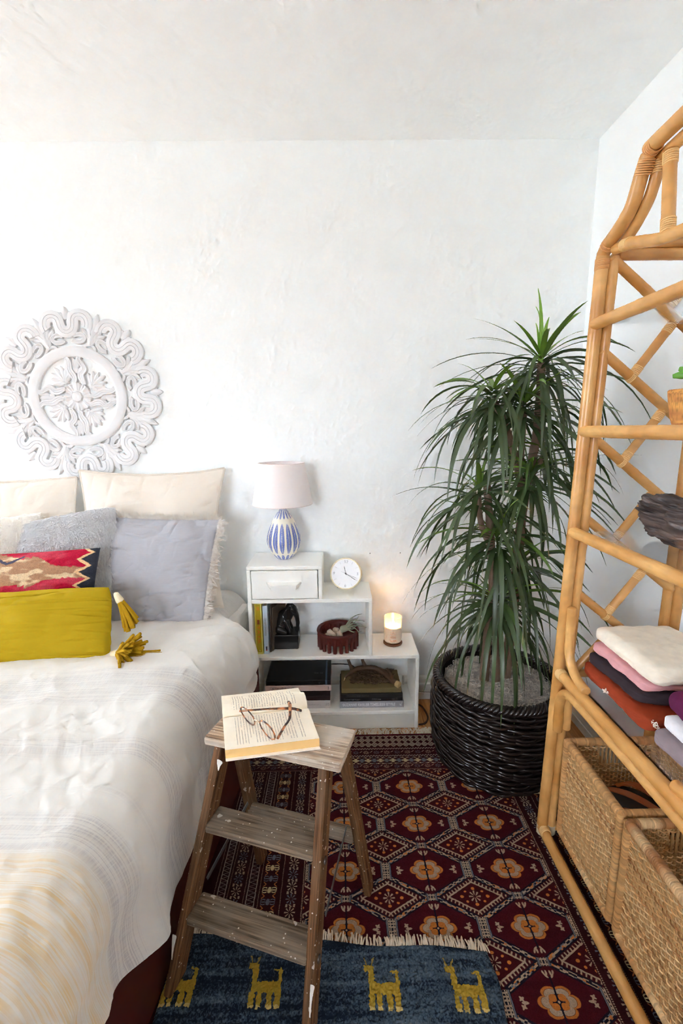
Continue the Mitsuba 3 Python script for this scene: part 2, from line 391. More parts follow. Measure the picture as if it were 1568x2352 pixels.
def scatter(S, n, seed, u0=0.01, u1=.99, v0=.01, v1=.99):
    r = np.random.default_rng(seed)
    u, v = r.uniform(u0, u1, n), r.uniform(v0, v1, n); e = 1e-3
    P = S(u, v); nn = np.cross(S(u + e, v) - S(u - e, v), S(u, v + e) - S(u, v - e)); nn /= np.linalg.norm(nn, axis=1, keepdims=True) + 1e-9
    return P, nn, r
def tufts(P, nn, r, L, rad, curl, down=(0, 0, -1), K=5):
    n = len(P); t = np.linspace(0, 1, K)
    side = r.normal(size=(n, 3)); side -= nn * (side * nn).sum(1, keepdims=True); side /= np.linalg.norm(side, axis=1, keepdims=True)
    lean = side * .6 + np.asarray(down) * .7
    ln = L * r.uniform(.7, 1.2, n)
    Q = P[:, None] + ln[:, None, None] * (nn[:, None] * t[None, :, None] * .75 + lean[:, None] * (t ** 1.6)[None, :, None] * curl)
    rr = rad * (1 - .65 * t)
    return strands(Q, rr, 4, caps=False)

fur = thing('fluffy_cushion', 'fluffy cream-white fur cushion at the left edge, left of the grey fleece cushion', 'cushion')
m, uv, S, nr = cushion((-1.517, 1.816, .965), (-1.20, 1.825, .985), (-1.20, 1.68, .56), (-1.48, 1.67, .56), .12, seed=9)
add('cover', m, 'cloth', (246, 242, 236), smooth=True, parent=fur)
P, nn, r = scatter(S, 9500, 3); P2, n2, _ = scatter(lambda u, v: S(u, v, -1), 2500, 4); 
sgn = np.sign((nn @ nr)); nn *= sgn[:, None]; n2 *= -np.sign(n2 @ nr)[:, None]
add('pile', tufts(np.concatenate([P, P2]), np.concatenate([nn, n2]), r, .026, .0016, .7), 'cloth', (250, 247, 241), smooth=True, parent=fur, kind='stuff', label='long soft cream pile')

she = thing('fleece_cushion', 'light grey curly fleece cushion behind the red patterned cushion', 'cushion')
m, uv, S, nr = cushion((-1.25, 1.785, .955), (-.872, 1.80, 1.022), (-.865, 1.645, .56), (-1.262, 1.64, .56), .13, seed=12, c=.02, cr=.06)
add('cover', m, 'cloth', (205, 205, 206), smooth=True, parent=she)
P, nn, r = scatter(S, 12000, 5); P2, n2, _ = scatter(lambda u, v: S(u, v, -1), 2500, 6)
nn *= np.sign(nn @ nr)[:, None]; n2 *= -np.sign(n2 @ nr)[:, None]
tm = tufts(np.concatenate([P, P2]), np.concatenate([nn, n2]), r, .017, .0023, .9)
add('pile', tm, 'cloth', tint((206, 206, 207), .12, 60, 3), smooth=True, parent=she, kind='stuff', label='curly grey pile')

linq = [(-.936, 1.815, .968), (-.479, 1.811, .950), (-.530, 1.677, .556), (-.944, 1.678, .56)]
gl = thing('fringed_cushion', 'smooth lavender-grey linen cushion with a short pale frayed fringe', 'cushion')
m, uv, S, nr = cushion(*linq, .15, seed=21, wr=.012, n=150, c=.035, pleat=.0030, crease=.010)
add('cover', m, 'cloth', tint((172, 172, 178), .05, 60, 5, (1, 1, 6)), smooth=True, parent=gl)
fr = []
r = np.random.default_rng(31); ctr = np.mean(np.array(linq), 0)
for s, n, L in (('t', 420, .017), ('r', 460, .026), ('b', 200, .010)):
    P = edge_path(S, s, n) + r.normal(size=(n, 3)) * .002
    o = P - ctr; o -= nr * (o @ nr)[:, None]
    ax = {'t': np.array(linq[1]) - linq[0], 'r': np.array(linq[1]) - linq[2], 'b': np.array(linq[2]) - linq[3]}[s]; ax /= np.linalg.norm(ax)
    o -= ax * (o @ ax)[:, None]; o /= np.linalg.norm(o, axis=1, keepdims=True)
    t = np.linspace(0, 1, 5)
    w = r.normal(size=(n, 3)) * .35
    ln = L * r.uniform(.6, 1.15, n)
    fr.append(strands(P[:, None] + ln[:, None, None] * (o[:, None] * t[None, :, None] + w[:, None] * (t ** 2)[None, :, None] + nr * (.35 * t ** 1.5)[None, :, None]), .0013, 3, caps=False))
add('fringe', cat(fr), 'cloth', (222, 216, 208), smooth=True, parent=gl, kind='stuff', label='short pale frayed fringe')

# woven wool cushion in red, tan and navy
def kilim(p, n, uv):
    u, v = uv.x, (uv.y - .36) / .62
    w = .014 * (noise(u * 70, v * 45) - .5) + .016 * (noise(u * 25, v * 16, 4) - .5)
    tri = dr.abs(v * 4.2 - dr.floor(v * 4.2) - .5) * 2
    edge = u + w * .5 - (.918 + .060 * tri)
    st = dr.floor((u) * 26) / 26
    f = fbm(st * 6 + 2, 1.5, 1, 2)
    mid = dr.abs(v - (.66 + .20 * (.55 - u)) + w * 2) - (.36 - .33 * smoothstep(.55, .88, u)) - .34 * (f - .5)
    tan = smoothstep(.012, -.012, mid)
    red = mix((.38, .012, .036), (.50, .055, .085), smoothstep(.35, .7, fbm(u * 14, v * 9, 2, 2)))
    red = mix(red, (.50, .11, .15), smoothstep(.3, .0, v) * .8)
    tn = mix((.36, .20, .115), (.62, .47, .30), smoothstep(.48, .66, fbm(u * 17 + 3, v * 11, 7, 2)))
    c = mix(red, tn, tan)
    vv = dr.abs(dr.abs(u - .525) * 1.6 - (v - .80)) + w
    c = mix(c, (.07, .065, .10), smoothstep(.028, .018, vv) * smoothstep(.09, .08, dr.abs(u - .525)))
    c = mix(c, (.68, .45, .25), smoothstep(-.026, -.020, edge))
    c = mix(c, (.030, .033, .045), smoothstep(-.004, .004, edge))
    return c * (.72 + .56 * noise(p.x * 520, p.y * 520, p.z * 520))
scene['kilim'] = {'type': 'twosided', 'b': {'type': 'bumpmap', 'scale': .0016, 'arbitrary': proc(knit_h, 1e-3),
                  'b': {'type': 'principled', 'base_color': proc(kilim), 'roughness': 1.0, 'specular': .05, 'sheen': .3}}}
m, uv, S, nr = cushion((-1.54, 1.640, .855), (-.881, 1.650, .880), (-.885, 1.535, .575), (-1.49, 1.525, .575), .13, seed=31, c=.03)
solo('wool_cushion', 'red and tan woven wool cushion with a navy zigzag end, behind the mustard cushion', 'cushion', m, bsdf='kilim', smooth=True, uv=uv)

# mustard velvet bolster with tassels
scene['velvet'] = {'type': 'twosided', 'b': {'type': 'principled', 'base_color': rgb((166, 140, 26)), 'roughness': .8, 'specular': .1, 'sheen': .9, 'sheen_tint': .8}}
mu = thing('mustard_cushion', 'long mustard velvet cushion with tassels, at the front of the pillows', 'cushion')
mq = [(-1.60, 1.490, .745), (-.762, 1.500, .788), (-.745, 1.395, .545), (-1.56, 1.345, .545)]
m, uv, S, nr = cushion(*mq, .165, seed=41, c=.03, n=150, wr=.009, pleat=.005, power=.42, crease=.009, cr=.06)
add('cover', m, 'velvet', smooth=True, parent=mu)
def tassel(base, d, L, seed, spread, n=26, fan=0.0):
    r = np.random.default_rng(seed); base = np.asarray(base, float); d = np.asarray(d, float); d /= np.linalg.norm(d)
    t_ = num(mu + '__tassel'); 
    head = hull_spheres([(base, .009), (base + d * .022, .013)])
    q = blend([head], .004, 4)
    scene[t_ + '__x'] = 0; del scene[t_ + '__x']
    add('cap', q, 'cloth', (226, 214, 182), parent=t_, smooth=True)
    s = r.normal(size=(n, 3)); s -= d * (s @ d)[:, None]; s /= np.linalg.norm(s, axis=1, keepdims=True)
    t = np.linspace(0, 1, 8); k = r.uniform(.2, 1, n) * spread
    if fan: s += np.array([.2, -.2, .7]) * fan; s /= np.linalg.norm(s, axis=1, keepdims=True)
    P = base + d * .02 + s[:, None] * (.006 + k[:, None, None] * (t ** 1.3)[None, :, None] * L * .8) + d * (t * L)[None, :, None] * r.uniform(.75, 1.1, n)[:, None, None]
    P[..., 2] += -.25 * L * (t ** 2)[None]
    P[..., 2] = np.maximum(P[..., 2], .583 - .05 * np.clip(P[..., 0] + .62, 0, 1) + .004)
    add('yarn', strands(P, .0050, 6), 'cloth', (166, 128, 28), parent=t_, smooth=True, kind='stuff', label='thick mustard yarn strands')
tassel((-.752, 1.475, .760), (.42, -.1, -.75), .085, 5, .35)
tassel((-.742, 1.392, .588), (.85, -.36, .14), .082, 6, 1.25, 52, .75)

# ------------------------------------------------------------------ stepped shelf unit
SH = (237, 237, 232)
su = thing('shelf_unit', 'white stepped bedside shelf unit with one drawer, between the bed and the potted plant', 'shelf')
fy, by, t = 1.80, 2.018, .016
xl, x1, x2, x3 = -.378, -.066, .142, .344
z1, z2, z3, zb = .752, .607, .350, .088
def sp(name, *b, col=SH): return add(name, box(*b, .0025), 'satin', tint(col, .015, 20, 1), parent=su)
sp('side_panel', xl, xl + t, fy, by, 0, z1 - t)
sp('top_panel', xl, x1, fy, by, z1 - t, z1)
sp('side_panel', x1 - t, x1, fy, by, z2, z1 - t)
sp('middle_panel', xl + t, x2, fy, by, z2 - t, z2)
sp('side_panel', x2 - t, x2, fy, by, z3, z2 - t)
sp('lower_panel', xl + t, x3, fy, by, z3 - t, z3)
sp('side_panel', x3 - t, x3, fy, by, 0, z3 - t)
sp('bottom_panel', xl + t, x3 - t, fy, by, zb - t, zb)
sp('kick_board', xl + t, x3 - t, fy + .004, fy + .02, 0, zb - t, col=(214, 214, 205))
dw = sp('drawer', xl + t + .003, x1 - t - .003, fy - .001, by - .02, z2 + .004, z1 - t - .004)
hx = (xl + x1) / 2 - .002; hz = (z1 + z2) / 2 - .006; hy = fy - .001
hp = [(hx - .072, hy, hz + .004), (hx + .072, hy, hz + .004), (hx + .072, hy, hz + .012), (hx - .072, hy, hz + .012),
      (hx - .050, hy - .026, hz - .014), (hx + .050, hy - .026, hz - .014), (hx + .052, hy - .026, hz + .004), (hx - .052, hy - .026, hz + .004), (hx - .050, hy, hz - .014), (hx + .050, hy, hz - .014)]
add('handle', trimesh.convex.convex_hull(np.array(hp)), 'satin', (236, 236, 232), smooth=20, parent=dw)

# ---- table lamp
lamp = thing('table_lamp', 'table lamp with a pale pink fabric shade and a blue-petalled white ceramic base', 'lamp')
LX, LY, LZ = -.233, 1.925, z1
prof = [(0, 0), (.028, 0), (.033, .003), (.044, .014), (.060, .036), (.070, .060), (.0735, .080), (.071, .102), (.062, .132), (.048, .165), (.034, .190), (.021, .208), (.013, .222), (.0105, .236), (.0105, .252), (0, .252)]
pf = spline(np.array([(a, 0, b) for a, b in prof]), 90)[:, [0, 2]]
m, uv = lathe(pf, 96)
uv = np.stack([uv[:, 0], m.vertices[:, 2] / .25], 1)
m.apply_translation((LX, LY, LZ))
def petals(p, n, uv):
    c = mi.Color3f(.80, .77, .66); blue = mi.Color3f(.085, .13, .40)
    def row(N, off, lo, hi, wmax, pw):
        k = uv.x * N + off; a = dr.abs(k - dr.floor(k) - .5)
        t = dr.clip((uv.y - lo) / (hi - lo), 0, 1)
        w = wmax * dr.sqrt(dr.maximum(1 - dr.square(dr.abs(2 * t - 1) ** pw), 0))
        inside = smoothstep(.03, -.03, a - w) * dr.select((uv.y > lo) & (uv.y < hi), 1.0, 0.0)
        rib = smoothstep(.045, .02, a)
        ring = smoothstep(.05, .02, dr.abs(a - w * .62))
        return inside, rib, ring
    for args in ((15, .25, .13, .65, .36, 1.15), (15, .25, -.05, .115, .33, 1.0), (15, .75, .715, .93, .33, 1.2)):
        i_, rib, ring = row(*args)
        col = mix(blue * (.85 + .35 * noise(p.x * 300, p.y * 300, p.z * 300)), mi.Color3f(.30, .37, .62), ring * .55)
        col = mix(col, c * .95, rib)
        c = mix(c, col, i_)
    k = uv.x * 36; s = dr.abs(k - dr.floor(k) - .5)
    c = mix(c, blue * .9, smoothstep(.93, .96, uv.y) * smoothstep(.22, .30, s))
    return c
scene['petal_glaze'] = {'type': 'twosided', 'b': {'type': 'principled', 'base_color': proc(petals), 'roughness': .3, 'specular': .5}}
add('base', m, 'petal_glaze', smooth=True, uv=uv, parent=lamp)
add('neck', tube([(LX, LY, LZ + .245), (LX, LY, LZ + .30)], .008), 'metal', (150, 140, 120), parent=lamp)
sb, st, sr0, sr1 = LZ + .240, LZ + .415, .127, .097
def shade_prof():
    return [(sr0 - .001, sb), (sr0, sb), (sr0 + .0008, sb + .002), (sr0 - .0003, sb + .008), (sr1 + .0015, st - .008), (sr1 + .002, st - .003), (sr1, st), (sr1 - .0015, st), (sr1 - .002, st - .008), (sr0 - .0025, sb + .008), (sr0 - .001, sb)]
m, uv = lathe(shade_prof(), 72); m.apply_translation((LX, LY, 0))
scene['shade_cloth'] = {'type': 'principledthin', 'base_color': rgb((244, 237, 235)), 'roughness': .9, 'diff_trans': .45, 'spec_trans': 0.0}
add('shade', m, 'shade_cloth', smooth=30, parent=lamp, label='pale pink tapered fabric shade')
add('shade_ring', cat([strands(np.array([[(LX + rr * math.cos(a), LY + rr * math.sin(a), zz) for a in np.linspace(0, 2 * PI, 61)]]), .0016, 6) for rr, zz in ((sr0, sb + .001), (sr1, st - .001))]
    + [tube([(LX, LY, st - .02), (LX + .095 * math.cos(a), LY + .095 * math.sin(a), st - .004)], .0012, sides=6) for a in (0.4, 2.5, 4.6)]), 'satin', (226, 212, 208), parent=lamp)

# ---- desk clock
ck = thing('clock', 'round white desk clock with pale brass rim, middle step of the shelf unit', 'clock')
CRD = .068
cR = rotx(-.16) @ rotz(0.0)
cC = np.array([.034, 1.893, z2 + .0800])
cw = rotz(-.16) @ rotx(-.34)          # local: x right, y depth, z up
def cl(m): return xf(m, rot=cw, loc=cC)
lay = rotx(PI / 2)                    # z axis to -y
def disc(prof, n=64):
    m, _ = lathe(prof, n); return cl(xf(m, rot=lay))
BR = (226, 214, 180)
add('case', disc([(0, -.042), (.056, -.042), (.066, -.034), (CRD, -.02), (CRD, .010), (CRD - .002, .012), (CRD - .004, .012), (CRD - .005, .006), (0, .006)]), 'satin', BR, parent=ck)
add('dial', disc([(CRD - .005, .0065), (0, .0066)]), 'satin', (240, 241, 243), parent=ck)
def on_dial(m): return cl(xf(m, rot=lay, loc=(0, -.0068, 0)))
def hand(ang, L, tail, w):
    m = box(-w / 2, w / 2, -tail, L, .0008, .0014, .0002); return on_dial(xf(m, rot=rotz(-ang)))
add('hand', hand(math.radians(-14), .032, .006, .0018), 'matte', (62, 60, 60), parent=ck)
add('hand', hand(math.radians(121), .047, .006, .0016), 'matte', (62, 60, 60), parent=ck)
add('hand', hand(math.radians(110), .056, .022, .0007), 'matte', (110, 108, 108), parent=ck)
add('pivot', on_dial(xf(trimesh.creation.cylinder(.0034, .003, sections=20), loc=(0, 0, .0015))), 'matte', (62, 60, 60), parent=ck)
tk = []
for h in range(12):
    if h % 3:
        m = box(-.0004, .0004, .046, .059, .0002, .0005, .0001); tk.append(on_dial(xf(m, rot=rotz(-h * PI / 6))))
add('hour_marks', cat(tk), 'matte', (176, 176, 180), parent=ck)
for s, h in (('12', 0), ('3', 3), ('6', 6), ('9', 9)):
    m = meshkit.text_mesh(s, .011, .0004); a = h * PI / 6
    c = m.bounds.mean(0); m.apply_translation((-c[0] + .051 * math.sin(a), -c[1] + .051 * math.cos(a), .0002))
    add('numeral', on_dial(m), 'matte', (140, 140, 146), parent=ck)
for sx in (-.03, .03):
    add('foot', tube([cC + [sx, .010, -.060], [cC[0] + sx * 1.2, cC[1] + .045, z2 + .003]], .003, sides=8), 'matte', (45, 45, 45), parent=ck)

# ---- candle
cd = thing('candle', 'lit candle in a frosted glass jar on a round wooden coaster, lowest step', 'candle')
CX, CY = .243, 1.915
m, _ = lathe([(0, z3), (.040, z3), (.043, z3 + .003), (.043, z3 + .008), (.040, z3 + .011), (0, z3 + .011)], 48); m.apply_translation((CX, CY, 0))
add('coaster', m, 'satin', (104, 64, 40), parent=cd, label='brown wooden coaster')
scene['frosted'] = {'type': 'blendbsdf', 'weight': .18, 'a': {'type': 'thindielectric', 'int_ior': 1.35},
                    'b': {'type': 'principledthin', 'base_color': rgb((250, 240, 228)), 'roughness': .6, 'diff_trans': 1.2, 'spec_trans': 0.0}}
m, _ = lathe([(.0, z3 + .0115), (.035, z3 + .0115), (.0385, z3 + .016), (.0395, z3 + .03), (.0395, z3 + .128), (.0385, z3 + .1295), (.0375, z3 + .128), (.0375, z3 + .02), (.034, z3 + .016), (0, z3 + .015)], 56); m.apply_translation((CX, CY, 0))
add('glass_jar', m, 'frosted', smooth=40, parent=cd, label='frosted glass jar')
m, _ = lathe([(0, z3 + .0155), (.0365, z3 + .0165), (.0372, z3 + .083), (.034, z3 + .084), (.012, z3 + .0815), (0, z3 + .0815)], 48); m.apply_translation((CX, CY, 0))
add('wax', m, 'satin', (246, 226, 204), parent=cd)
add('wick', tube([(CX, CY, z3 + .08), (CX + .001, CY, z3 + .090)], .001, sides=6), 'matte', (40, 30, 24), parent=cd)
fp = [(0, 0), (.0035, .003), (.0055, .009), (.0045, .016), (.0022, .023), (0, .030)]
m, _ = lathe(fp, 20); m.apply_translation((CX + .001, CY, z3 + .087))
scene['flame_black'] = {'type': 'diffuse', 'reflectance': {'type': 'rgb', 'value': [.2, .15, .1]}}
FL = 27
add('flame', m, 'flame_black', smooth=True, parent=cd, emitter={'type': 'area', 'radiance': {'type': 'rgb', 'value': [FL, FL * .55, FL * .2]}})
def on_jar(ax, z, w, h):
    n = 6; aa = ax + np.linspace(-w / 2, w / 2, n) / .0396
    return strands(np.array([[(CX + .0398 * math.cos(q), CY + .0398 * math.sin(q), z) for q in aa]]), h, 4)
lb = []
for k, (zz, w) in enumerate(((.070, .010), (.062, .026), (.057, .020), (.050, .018), (.046, .028), (.041, .024), (.032, .030), (.0285, .032), (.025, .026))):
    lb.append(on_jar(-PI / 2 - .10, z3 + zz, w, .0007))
add('label_print', cat(lb), 'matte', (206, 150, 116), parent=cd)

# ---- bowl with stones and an air plant
BX, BY = -.004, 1.905
BW = (78, 30, 24)
bowl = thing('bowl', 'dark red-brown turned wooden bowl with a ring of stubby legs, middle shelf', 'bowl')
m, _ = lathe([(0, z3 + .028), (.074, z3 + .028), (.084, z3 + .034), (.088, z3 + .060), (.092, z3 + .066), (.0945, z3 + .074), (.0925, z3 + .081), (.087, z3 + .082), (.081, z3 + .076), (.078, z3 + .050), (.070, z3 + .040), (0, z3 + .038)], 64); m.apply_translation((BX, BY, 0))
add('dish', m, 'satin', tint(BW, .2, 30, 4, (1, 1, 4)), parent=bowl)
for k in range(20):
    a = 2 * PI * (k + .5) / 20; c, s = math.cos(a), math.sin(a)
    add('leg', tube([(BX + .084 * c, BY + .084 * s, z3 + .066), (BX + .084 * c, BY + .084 * s, z3 + .001)], [.0085, .0085, .0080], n=6, sides=10), 'satin', tint(BW, .2, 40, k), parent=bowl)
r = np.random.default_rng(3)
for k in range(13):
    a = r.uniform(0, 2 * PI); q = math.sqrt(r.uniform(0, 1)) * .036
    m = trimesh.creation.icosphere(3, radius=1.0)
    m.vertices *= [r.uniform(.009, .013), r.uniform(.009, .012), r.uniform(.012, .018)]
    m.vertices += m.vertex_normals * N3(m.vertices, 90, k)[:, None] * .003
    m = xf(m, rot=rotz(r.uniform(0, 6)) @ rotx(r.uniform(-.5, .5)), loc=(BX - .018 + q * math.cos(a), BY - .012 + q * .9 * math.sin(a), z3 + .053 + .013 * (k % 3) * .6))
    solo('stone', 'pale banded stone heaped in the dark wooden bowl', 'stone', m, group='stones in the bowl', bsdf='matte', color=tint((206, 186, 168), .22, 160, k, (1, 1, 4)))
ap = thing('air_plant', 'grey-green air plant lying on the stones in the bowl', 'plant')
A0 = np.array([BX + .022, BY - .010, z3 + .082]); r = np.random.default_rng(11)
add('bulb', blend([hull_spheres([(A0, .014), (A0 + [.02, .004, .006], .011)]), hull_spheres([(A0 + [.0, .0, -.006], .012), (A0 + [.03, 0, .0], .007)])], .004, 5), 'matte', tint((150, 150, 128), .15, 60, 2), parent=ap)
for (dx, dy, dz, cu) in ((.075, .01, .060, .02), (.060, .02, .045, -.01), (.085, .0, .028, .02), (.080, -.02, .018, .015), (.07, -.03, -.004, -.012), (.062, -.035, -.012, .016), (.05, .03, .03, .01), (.04, -.02, .035, .0), (.055, .02, .015, -.02), (.095, .01, -.006, .01), (.03, -.01, .04, .01)):
    p0 = A0 + [.012, 0, .004]; p2 = p0 + [dx, dy, dz]; p1 = (p0 + p2) / 2 + [0, 0, cu]
    add('leaf', tube([p0, p1, p2], [.0042, .003, .0007], n=14, sides=6, flat=.6), 'matte', tint((138, 142, 122), .12, 50, 5), parent=ap, smooth=True)

# ---- upright books
def book(name, label, b, cover, pages=(206, 198, 178), spine='front', group=None, covt=.003, parts=None, soft=False):
    """A closed book: cover boards and spine, and the block of pages inside. b = x0, x1, y0, y1, z0, z1; spine at y0; standing if taller than thick."""
    k = thing(name, label, 'book', group)
    x0, x1_, y0, y1_, zz0, zz1 = b
    if zz1 - zz0 > x1_ - x0:
        cov = [box(x0, x0 + covt, y0, y1_, zz0, zz1, .0008), box(x1_ - covt, x1_, y0, y1_, zz0, zz1, .0008), box(x0, x1_, y0, y0 + covt, zz0, zz1, .0012)]
        pg = box(x0 + covt, x1_ - covt, y0 + covt, y1_ - .004, zz0 + .003, zz1 - .003, .0003)
    else:
        cov = [box(x0, x1_, y0, y1_, zz0, zz0 + covt, .0008), box(x0, x1_, y0, y1_, zz1 - covt, zz1, .0008), box(x0, x1_, y0, y0 + covt, zz0, zz1, .0012)]
        pg = box(x0 + .004, x1_ - .004, y0 + covt, y1_ - .004, zz0 + covt, zz1 - covt, .0003)
    add('cover', cat(cov), 'satin', cover, parent=k); add('pages', pg, 'matte', pages, parent=k)
    return k
ex, ez = np.array([1.0, 0, 0]), np.array([0, 0, 1.0])
k = book('book', 'upright yellow-green book with orange lettering, leftmost on the middle shelf', (-.358, -.327, 1.828, 1.965, z3 + .0005, .588), (214, 206, 112))
add('spine_panel', box(-.3535, -.3315, 1.8272, 1.8285, z3 + .010, .577, .0002), 'satin', (170, 146, 22), parent=k)
add('spine_print', text('YAYA', .0115, (-.3478, 1.8272, z3 + .135), -ez, ex, .0005, True, .085), 'satin', (206, 112, 34), parent=k)
add('spine_print', text('S', .014, (-.348, 1.8272, .552), ex, ez, .0005, True), 'satin', (206, 112, 34), parent=k)
add('spine_picture', box(-.3475, -.3375, 1.8266, 1.8275, .488, .508, .0002), 'satin', (120, 50, 30), parent=k)
add('spine_mark', text('A', .006, (-.3445, 1.8272, z3 + .016), ex, ez, .0004), 'satin', (230, 224, 190), parent=k)
k = book('book', 'upright pale blue paperback reading Desert Retreats, second from the left', (-.323, -.303, 1.828, 1.972, z3 + .0005, .570), (186, 200, 214), (150, 140, 120))
add('spine_print', text('Desert Retreats', .0085, (-.3165, 1.8277, .515), -ez, ex, .0004, False, .078), 'matte', (96, 108, 110), parent=k)
add('spine_mark', box(-.3155, -.3085, 1.8274, 1.8285, z3 + .016, z3 + .036, .0002), 'satin', (54, 60, 84), parent=k)
add('spine_mark', box(-.3155, -.3085, 1.8272, 1.8285, z3 + .016, z3 + .021, .0002), 'satin', (190, 60, 50), parent=k)
k = thing('magazine', 'dark glossy magazine leaning behind the black elephant bookend', 'magazine')
m = box(0, .004, 0, .15, 0, .215, .0006); m = xf(m, rot=roty(.03) @ rotz(-.30), loc=(-.300, 1.845, z3 + .001)); add('cover', m, 'gloss', tint((78, 66, 58), .5, 14, 3), parent=k)
m = box(0, .003, 0, .135, 0, .20, .0006); m = xf(m, rot=roty(.03) @ rotz(-.30), loc=(-.292, 1.852, z3 + .001)); add('pages', m, 'matte', (88, 78, 68), parent=k)

# ---- elephant bookend
el = thing('elephant_bookend', 'black carved elephant bookend seated on a block, beside the upright books', 'bookend')
EB = (24, 23, 23)
ey = 1.915
add('block', box(-.288, -.178, 1.868, 1.965, z3 + .0005, z3 + .066, .003), 'gloss', EB, parent=el)
zb0 = z3 + .066
E_ = lambda *c: hull_spheres([((x_, ey + y_, z_), r_) for (x_, y_, z_, r_) in c])
bod = blend([E_((-.256, 0, zb0 + .034, .033), (-.240, 0, zb0 + .070, .031)), E_((-.240, 0, zb0 + .066, .031), (-.214, 0, zb0 + .100, .024)),
             E_((-.209, 0, zb0 + .104, .0235), (-.199, 0, zb0 + .094, .018)), E_((-.212, -.010, zb0 + .122, .010), (-.212, -.012, zb0 + .112, .010)), E_((-.212, .010, zb0 + .122, .010), (-.212, .012, zb0 + .112, .010)),
             E_((-.196, -.002, zb0 + .094, .014), (-.187, -.002, zb0 + .074, .0105)), E_((-.187, -.002, zb0 + .074, .0105), (-.182, -.003, zb0 + .040, .0085)), E_((-.182, -.003, zb0 + .040, .0085), (-.186, -.006, zb0 + .006, .0070)),
             E_((-.236, -.020, zb0 + .056, .014), (-.217, -.024, zb0 + .009, .0105)), E_((-.236, .020, zb0 + .056, .014), (-.217, .024, zb0 + .009, .0105)),
             E_((-.264, -.026, zb0 + .020, .019), (-.236, -.036, zb0 + .009, .010)), E_((-.264, .026, zb0 + .020, .019), (-.236, .036, zb0 + .009, .010)),
             E_((-.280, -.010, zb0 + .018, .009), (-.284, -.014, zb0 + .008, .005))], .0032, 6)
add('body', bod, 'gloss', EB, smooth=True, parent=el)
for s in (-1, 1):
    ear = mf.Manifold.hull_points(np.concatenate([trimesh.creation.icosphere(1, radius=.004).vertices + np.array([x_, ey + s * y_, z_]) for x_, y_, z_ in
          ((-.214, .024, zb0 + .120), (-.228, .034, zb0 + .114), (-.240, .037, zb0 + .092), (-.230, .036, zb0 + .066), (-.216, .028, zb0 + .078))]))
    add('ear', blend([ear], .004, 6), 'gloss', EB, smooth=True, parent=el)
    add('tusk', tube([(-.196, ey + s * .013, zb0 + .076), (-.190, ey + s * .016, zb0 + .062)], [.003, .001], n=5, sides=8), 'gloss', (40, 38, 36), parent=el)

# ---- books lying in the lowest shelf, left stack
L0, L1, LY0 = -.322, -.042, 1.827
def print_(k, s, h, x, z, col, w=None, bold=False, y=LY0 - .0002, name='spine_print'):
    add(name, text(s, h, (x, y, z), ex, ez, .0004, bold, w), 'matte', col, parent=k)
k = book('book', 'thick white book at the bottom of the left stack on the lowest shelf', (L0, L1, LY0, 1.995, zb, zb + .038), (206, 202, 200))
print_(k, '2C', .010, L1 - .022, zb + .014, (150, 146, 146)); print_(k, 'the art of living', .006, L1 - .098, zb + .016, (176, 172, 172), .055)
k = book('book', 'dark brown book with a small grey emblem, second from bottom of the left stack', (L0, L1, LY0, 2.0, zb + .0385, zb + .060), (50, 36, 36))
print_(k, 'Parfums', .010, L0 + .086, zb + .045, (140, 126, 118)); add('spine_mark', box(L0 + .008, L0 + .022, LY0 - .0005, LY0 + .001, zb + .042, zb + .056, .0001), 'matte', (96, 88, 84), parent=k)
k = book('book', 'plain black-brown book just below the pink book in the left stack', (L0 + .002, L1, LY0, 1.99, zb + .0605, zb + .087), (34, 24, 24))
k = book('book', 'pink book reading FOR THE LOVE OF STYLE, in the left stack', (L0 - .004, L1 + .006, LY0 - .004, 2.0, zb + .0875, zb + .113), (206, 182, 176))
print_(k, 'FOR THE LOVE OF STYLE', .0105, L0 + .016, zb + .0945, (96, 78, 74), .124, y=LY0 - .0042)
add('spine_mark', box(L1 - .008, L1 - .0055, LY0 - .0045, LY0 - .003, zb + .092, zb + .108, .0001), 'matte', (90, 70, 66), parent=k)
k = book('book', 'large black book with a thin blue stripe, on top of the left stack', (L0, L1 + .004, LY0, 2.004, zb + .1135, zb + .136), (17, 17, 18))
add('stripe', box(L1 - .020, L1 - .012, LY0 - .0004, 2.0042, zb + .114, zb + .1363, .0002), 'satin', (58, 84, 104), parent=k)
print_(k, 'V', .012, L1 - .052, zb + .118, (84, 84, 86)); 
add('cover_print', text('de la', .013, (L1 - .072, LY0 + .055, zb + .1362), ex, (0, 1, 0), .0003), 'matte', (66, 66, 68), parent=k)

# ---- right stack, olive box with bark and antler
M0, M1, MY = .000, .284, 1.826
k = book('book', 'grey book reading TIMELESS STYLE at the bottom of the right stack', (M0, M1, MY, 2.0, zb, zb + .031), (150, 150, 156))
print_(k, 'SUZANNE KASLER TIMELESS STYLE', .0125, M0 + .012, zb + .0095, (224, 224, 226), .234, True, MY - .0002)
add('spine_mark', cat([text('x', .010, (M1 - .020, MY - .0002, zb + .010), ex, ez, .0004), text('/', .014, (M1 - .014, MY - .0002, zb + .010), ex, ez, .0004)]), 'matte', (224, 224, 226), parent=k)
k = book('book', 'thin black yearbook with faint script on its spine, on the grey book', (M0 + .003, M1 - .006, MY, 2.0, zb + .0315, zb + .049), (28, 27, 28))
print_(k, 'Olympia High School', .008, M0 + .018, zb + .037, (104, 104, 106), .072, False, MY - .0002); print_(k, '2018 Live', .008, M0 + .142, zb + .037, (104, 104, 106), .040, False, MY - .0002); print_(k, 'Vol. IV', .008, M0 + .232, zb + .037, (104, 104, 106), .026, False, MY - .0002)
k = book('book', 'thin black book with very faint lettering, directly under the olive box', (M0 + .003, M1 - .006, MY, 2.0, zb + .0495, zb + .0665), (36, 35, 35))
